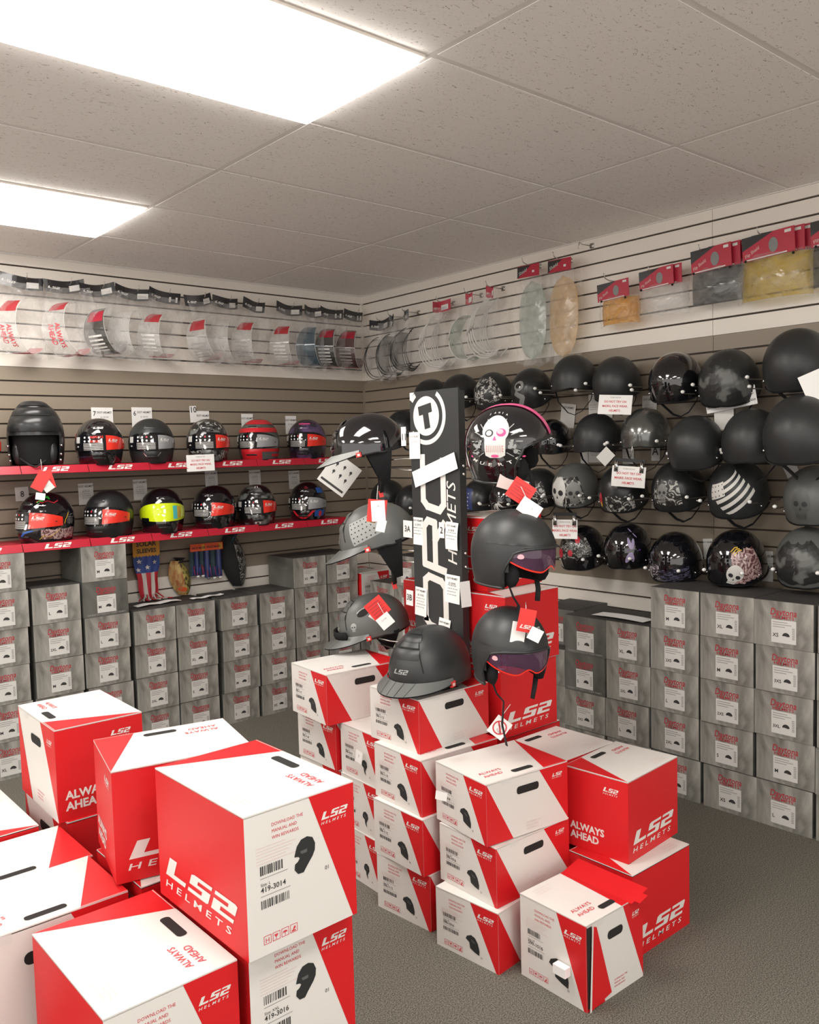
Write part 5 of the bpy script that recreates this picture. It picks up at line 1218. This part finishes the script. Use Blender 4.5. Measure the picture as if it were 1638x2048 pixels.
def nosign(d, M):
    N = 24
    for i in range(N):
        a0, a1 = 2*math.pi*i/N, 2*math.pi*(i+1)/N
        d.decal([(.024*math.cos(a0), .024*math.sin(a0)), (.024*math.cos(a1), .024*math.sin(a1)), (.0195*math.cos(a1), .0195*math.sin(a1)), (.0195*math.cos(a0), .0195*math.sin(a0))], 'red_text', M, .001)
    strokes(d, [(-.015, .015), (.015, -.015)], .005, 'red_text', M, .0012); d.text('NOT', -.011, .004, .010, 'dark_text', M, .0016, rot=-.3); d.text('TOY', -.008, -.012, .010, 'dark_text', M, .0016, rot=-.3)
card('hang_tag', 'diamond tag with red prohibition circle at the end of the strap', 'tag', (-1.80, -2.985, .672), YC, 38, .058, .066, [], group='hang tags', extra=nosign)
card('hang_tag', 'red folded tag hanging from the flip-up helmet', 'tag', (-2.37, -.345, 1.490), R(-20), 30, .060, .100, [], m='tag_red', group='hang tags')
card('hang_tag', 'second red tag fanned behind on the flip-up helmet', 'tag', (-2.335, -.340, 1.495), R(-20), -14, .060, .095, [], m='tag_red', group='hang tags')
card('hang_tag', 'white sticker tag on the red tags of the flip-up helmet', 'tag', (-2.34, -.352, 1.462), R(-20), -35, .050, .050, [('CE DOT', 0, 0, .14, 'grey_text')], m='sticker_white', group='hang tags')
card('hang_tag', 'small white slip lowest on the flip-up helmet tags', 'tag', (-2.378, -.350, 1.412), R(-20), 10, .045, .035, [], group='hang tags')
string('thin string from the flip-up helmet to its red tags', [(-2.36, -.33, 1.60), (-2.36, -.338, 1.56), (-2.36, -.342, 1.52)])
card('torn_sticker', 'torn white tag hanging on a small box of the stack behind', 'tag', (-1.985, -2.455, .487), YR, 10, .038, .046, [('3', 0, 0, .3, 'grey_text')], group='torn tags on boxes')
card('torn_sticker', 'torn white tag folded out on the top front stack box', 'tag', (-2.040, -2.955, .500), R(-60), 8, .038, .028, [], group='torn tags on boxes')
for i, (x, y, w_, d_) in enumerate(((-1.72, -.24, .28, .07), (-1.42, -.26, .22, .05))):
    m_ = MB(); m_.grid(lambda u, v: Vector((x-w_/2+w_*u, y-d_/2+d_*v+.03*u, .7625+.006*math.sin(math.pi*u*2+i)**2)), 8, 2, 'paper'); tag(m_.obj('paper_sheet', None, True), ['white paper sheet on the grey boxes below the solar sleeves', 'white paper sheet on the grey boxes below the skull mask'][i], 'paper', 'loose paper sheets on grey boxes')
m_ = MB(); m_.grid(lambda u, v: Vector((-.40+.10*v, -2.58+.30*u, .7625+.004*math.sin(math.pi*u))), 6, 2, 'paper'); tag(m_.obj('paper_sheet', None, True), 'white paper sheet on the low grey boxes of the right wall', 'paper', 'loose paper sheets on grey boxes')

# ------------------------------------------------------------------ sleeves and masks hung on the back wall
def sleeves():
    t = thing('solar_sleeves', 'packaged star and stripe solar sleeves with yellow header card', 'sleeves', (-1.708, -.012, .757))
    d = MB(); d.box((-.085, -.070, .270), (.080, -.066, .375), 'orange_card'); F = plane((-.085, -.070, .270), (1, 0, 0))
    d.text('SOLAR', .083, .055, .040, 'dark_text', F, .001, align='CENTER', bold=.03); d.text('SLEEVES', .083, .016, .034, 'dark_text', F, .001, align='CENTER', bold=.03)
    for k in range(8): d.decal([(.02*k, 0), (.02*k+.02, 0), (.02*k+.01, -.010)], 'orange_card', F, 0)
    d.obj('header_card', t)
    def sl(u, v, k=1): w_ = .078-.028*v**1.4; return Vector(((u-.5)*2*w_*(1+.06*math.sin(9*v))+.01*v, -.055-.014*math.sin(math.pi*u)-.004*math.sin(20*u+6*v), .265-.245*v))
    d = MB(); d.grid(lambda u, v: sl(u, .40*v), 14, 8, 'flag_blue')
    for i in range(5): d.grid(lambda u, v: sl(.2*i+.2*u, .40+.60*v), 4, 10, 'flag_red' if i % 2 == 0 else 'flag_white')
    for cx, cy in ((.2, .12), (.48, .27), (.78, .16), (.12, .32)):
        P = [(math.cos(R(90+36*k))*(.016 if k % 2 == 0 else .007), math.sin(R(90+36*k))*(.016 if k % 2 == 0 else .007)) for k in range(10)]
        d.decal(P, 'flag_white', lambda a, b, off=0: sl(cx+a/.15, cy-b/.25)+Vector((0, -off-.002, 0)), .001)
    d.obj('sleeve', t, True)
    d = MB(); r = random.Random(4)
    for k in range(9):
        x0 = -.055+.016*k; d.tube([(x0*.7+.01, -.06, .04), (x0+.004, -.075-.01*(k % 3), .02), (x0*1.2, -.08-.012*(k % 2), .010), (x0*1.5+.01, -.10-.015*(k % 3), .012)], .004, ['flag_red', 'flag_white'][k % 2], 5)
    d.obj('sleeve_cuffs', t, True)
sleeves()
def mask(label, x, z, w_, h_, m1, m2, tube_m, seed, extra=None):
    t = thing('face_mask', label, 'mask', (x, -.012, z), (0, 0, 0), 'face masks on the back wall')
    d = MB(); d.tube([(-w_*.05, -.035, h_*.30), (-w_*.02, -.04, h_*.45), (0, -.038, h_*.55)], .03, tube_m, 8, flat=(w_*.32, .018)); d.obj('neck_tube', t, True)
    def f(u, v): a = -1+2*v; hw = w_*.5*(1-.55*abs(a)**2.2); return Vector(((u-.5)*2*hw+w_*.16*a*-1, -.03-.055*math.sin(math.pi*u)*(1-.3*a*a), a*h_*.48))
    d = MB(); d.grid(lambda u, v: f(.5*u, v), 8, 14, m1); d.grid(lambda u, v: f(.5+.5*u, v), 8, 14, m2)
    if extra: extra(d, f)
    d.obj('mask_face', t, True)
def mo(d, f):
    d.decal(ell(0, 0, 1, 1, 14), 'mask_orange', lambda a, b, off=0: f(.35+.22*a, .18+.07*b)+Vector((0, -.003, 0)), .001)
mask('yellow and orange monster face mask hanging beside the solar sleeves', -1.490, .868, .135, .22, 'mask_flame', 'mask_yellow', 'strap_black', 1, mo)
def mskull(d, f):
    d.decal(ell(0, 0, 1, 1, 14), 'graphic_grey', lambda a, b, off=0: f(.70+.22*a, .60+.22*b)+Vector((0, -.003, 0)), .001)
    for q in (.62, .80): d.decal(ell(0, 0, 1, 1, 10), 'matte_black', lambda a, b, off=0: f(q+.05*a, .62+.06*b)+Vector((0, -.005, 0)), .001)
mask('dark face mask with grey skull print, hanging under the lower shelf', -1.120, .935, .17, .34, 'strap_black', 'flame_print', 'dark_teal', 2, mskull)
def hang_pack(label, x, z, w_, h_, cols, seed):
    t = thing('mask_pack', label, 'mask', (x, -.012, z), (0, 0, 0), 'packed dark tube masks')
    d = MB(); d.box((-w_/2, -.075, h_*.5), (w_/2, -.071, h_*.5+.045), 'orange_red_card'); F = plane((-w_/2, -.075, h_*.5), (1, 0, 0)); d.text('FACE MASK', w_*.08, .014, .018, 'dark_text', F, .001, bold=.03); d.decal(rectp(w_*.75, .005, w_*.2, .034), 'orange_card', F, .0008); d.obj('header_card', t)
    for k in range(3):
        d = MB(); x0 = -w_/2+w_*k/3
        d.grid(lambda u, v: Vector((x0+w_/3*.96*u, -.055-.018*math.sin(math.pi*u), h_*.5-h_*v)), 6, 6, cols[k % len(cols)])
        d.ball((x0+w_/6, -.065, -h_*.5-.004), .011, 'peg_white' if k else 'graphic_grey', 8, (1, 1, .8))
        r = random.Random(seed+k)
        for q in range(5):
            a = x0+w_/3*r.uniform(.15, .8); d.tube([(a, -.076, h_*.4*r.uniform(-1, 0)), (a+.004, -.078, -h_*.45)], .0022, 'red_card' if q % 2 else 'flag_blue', 4)
        d.obj('tube_mask', t, True)
hang_pack('dark tube masks under orange header card, left pack', -1.385, .945, .10, .15, ['dark_teal', 'graphic_navy'], 1)
hang_pack('dark tube masks with blue stars under orange header card, right pack', -1.275, .935, .12, .17, ['graphic_navy', 'dark_teal'], 5)

string('thin string tying the red and white tags to the lowest left helmet', [(-1.70, -2.20, .985), (-1.785, -2.325, .985), (-1.799, -2.357, 1.015), (-1.793, -2.396, .965)])
string('thin string from the sugar skull helmet to its red tag', [(-1.70, -2.98, 1.50), (-1.73, -3.02, 1.49), (-1.749, -3.045, 1.475), (-1.751, -3.088, 1.41)])
string('thin string tying the logo tag to the lowest goggled helmet', [(-1.79, -3.10, 1.10), (-1.855, -3.16, 1.095), (-1.866, -3.137, 1.04), (-1.852, -3.195, 1.03)])
string('thin string from the lowest chin strap to the diamond tag', [(-1.80, -3.035, .76), (-1.80, -3.01, .73), (-1.80, -2.99, .705)])
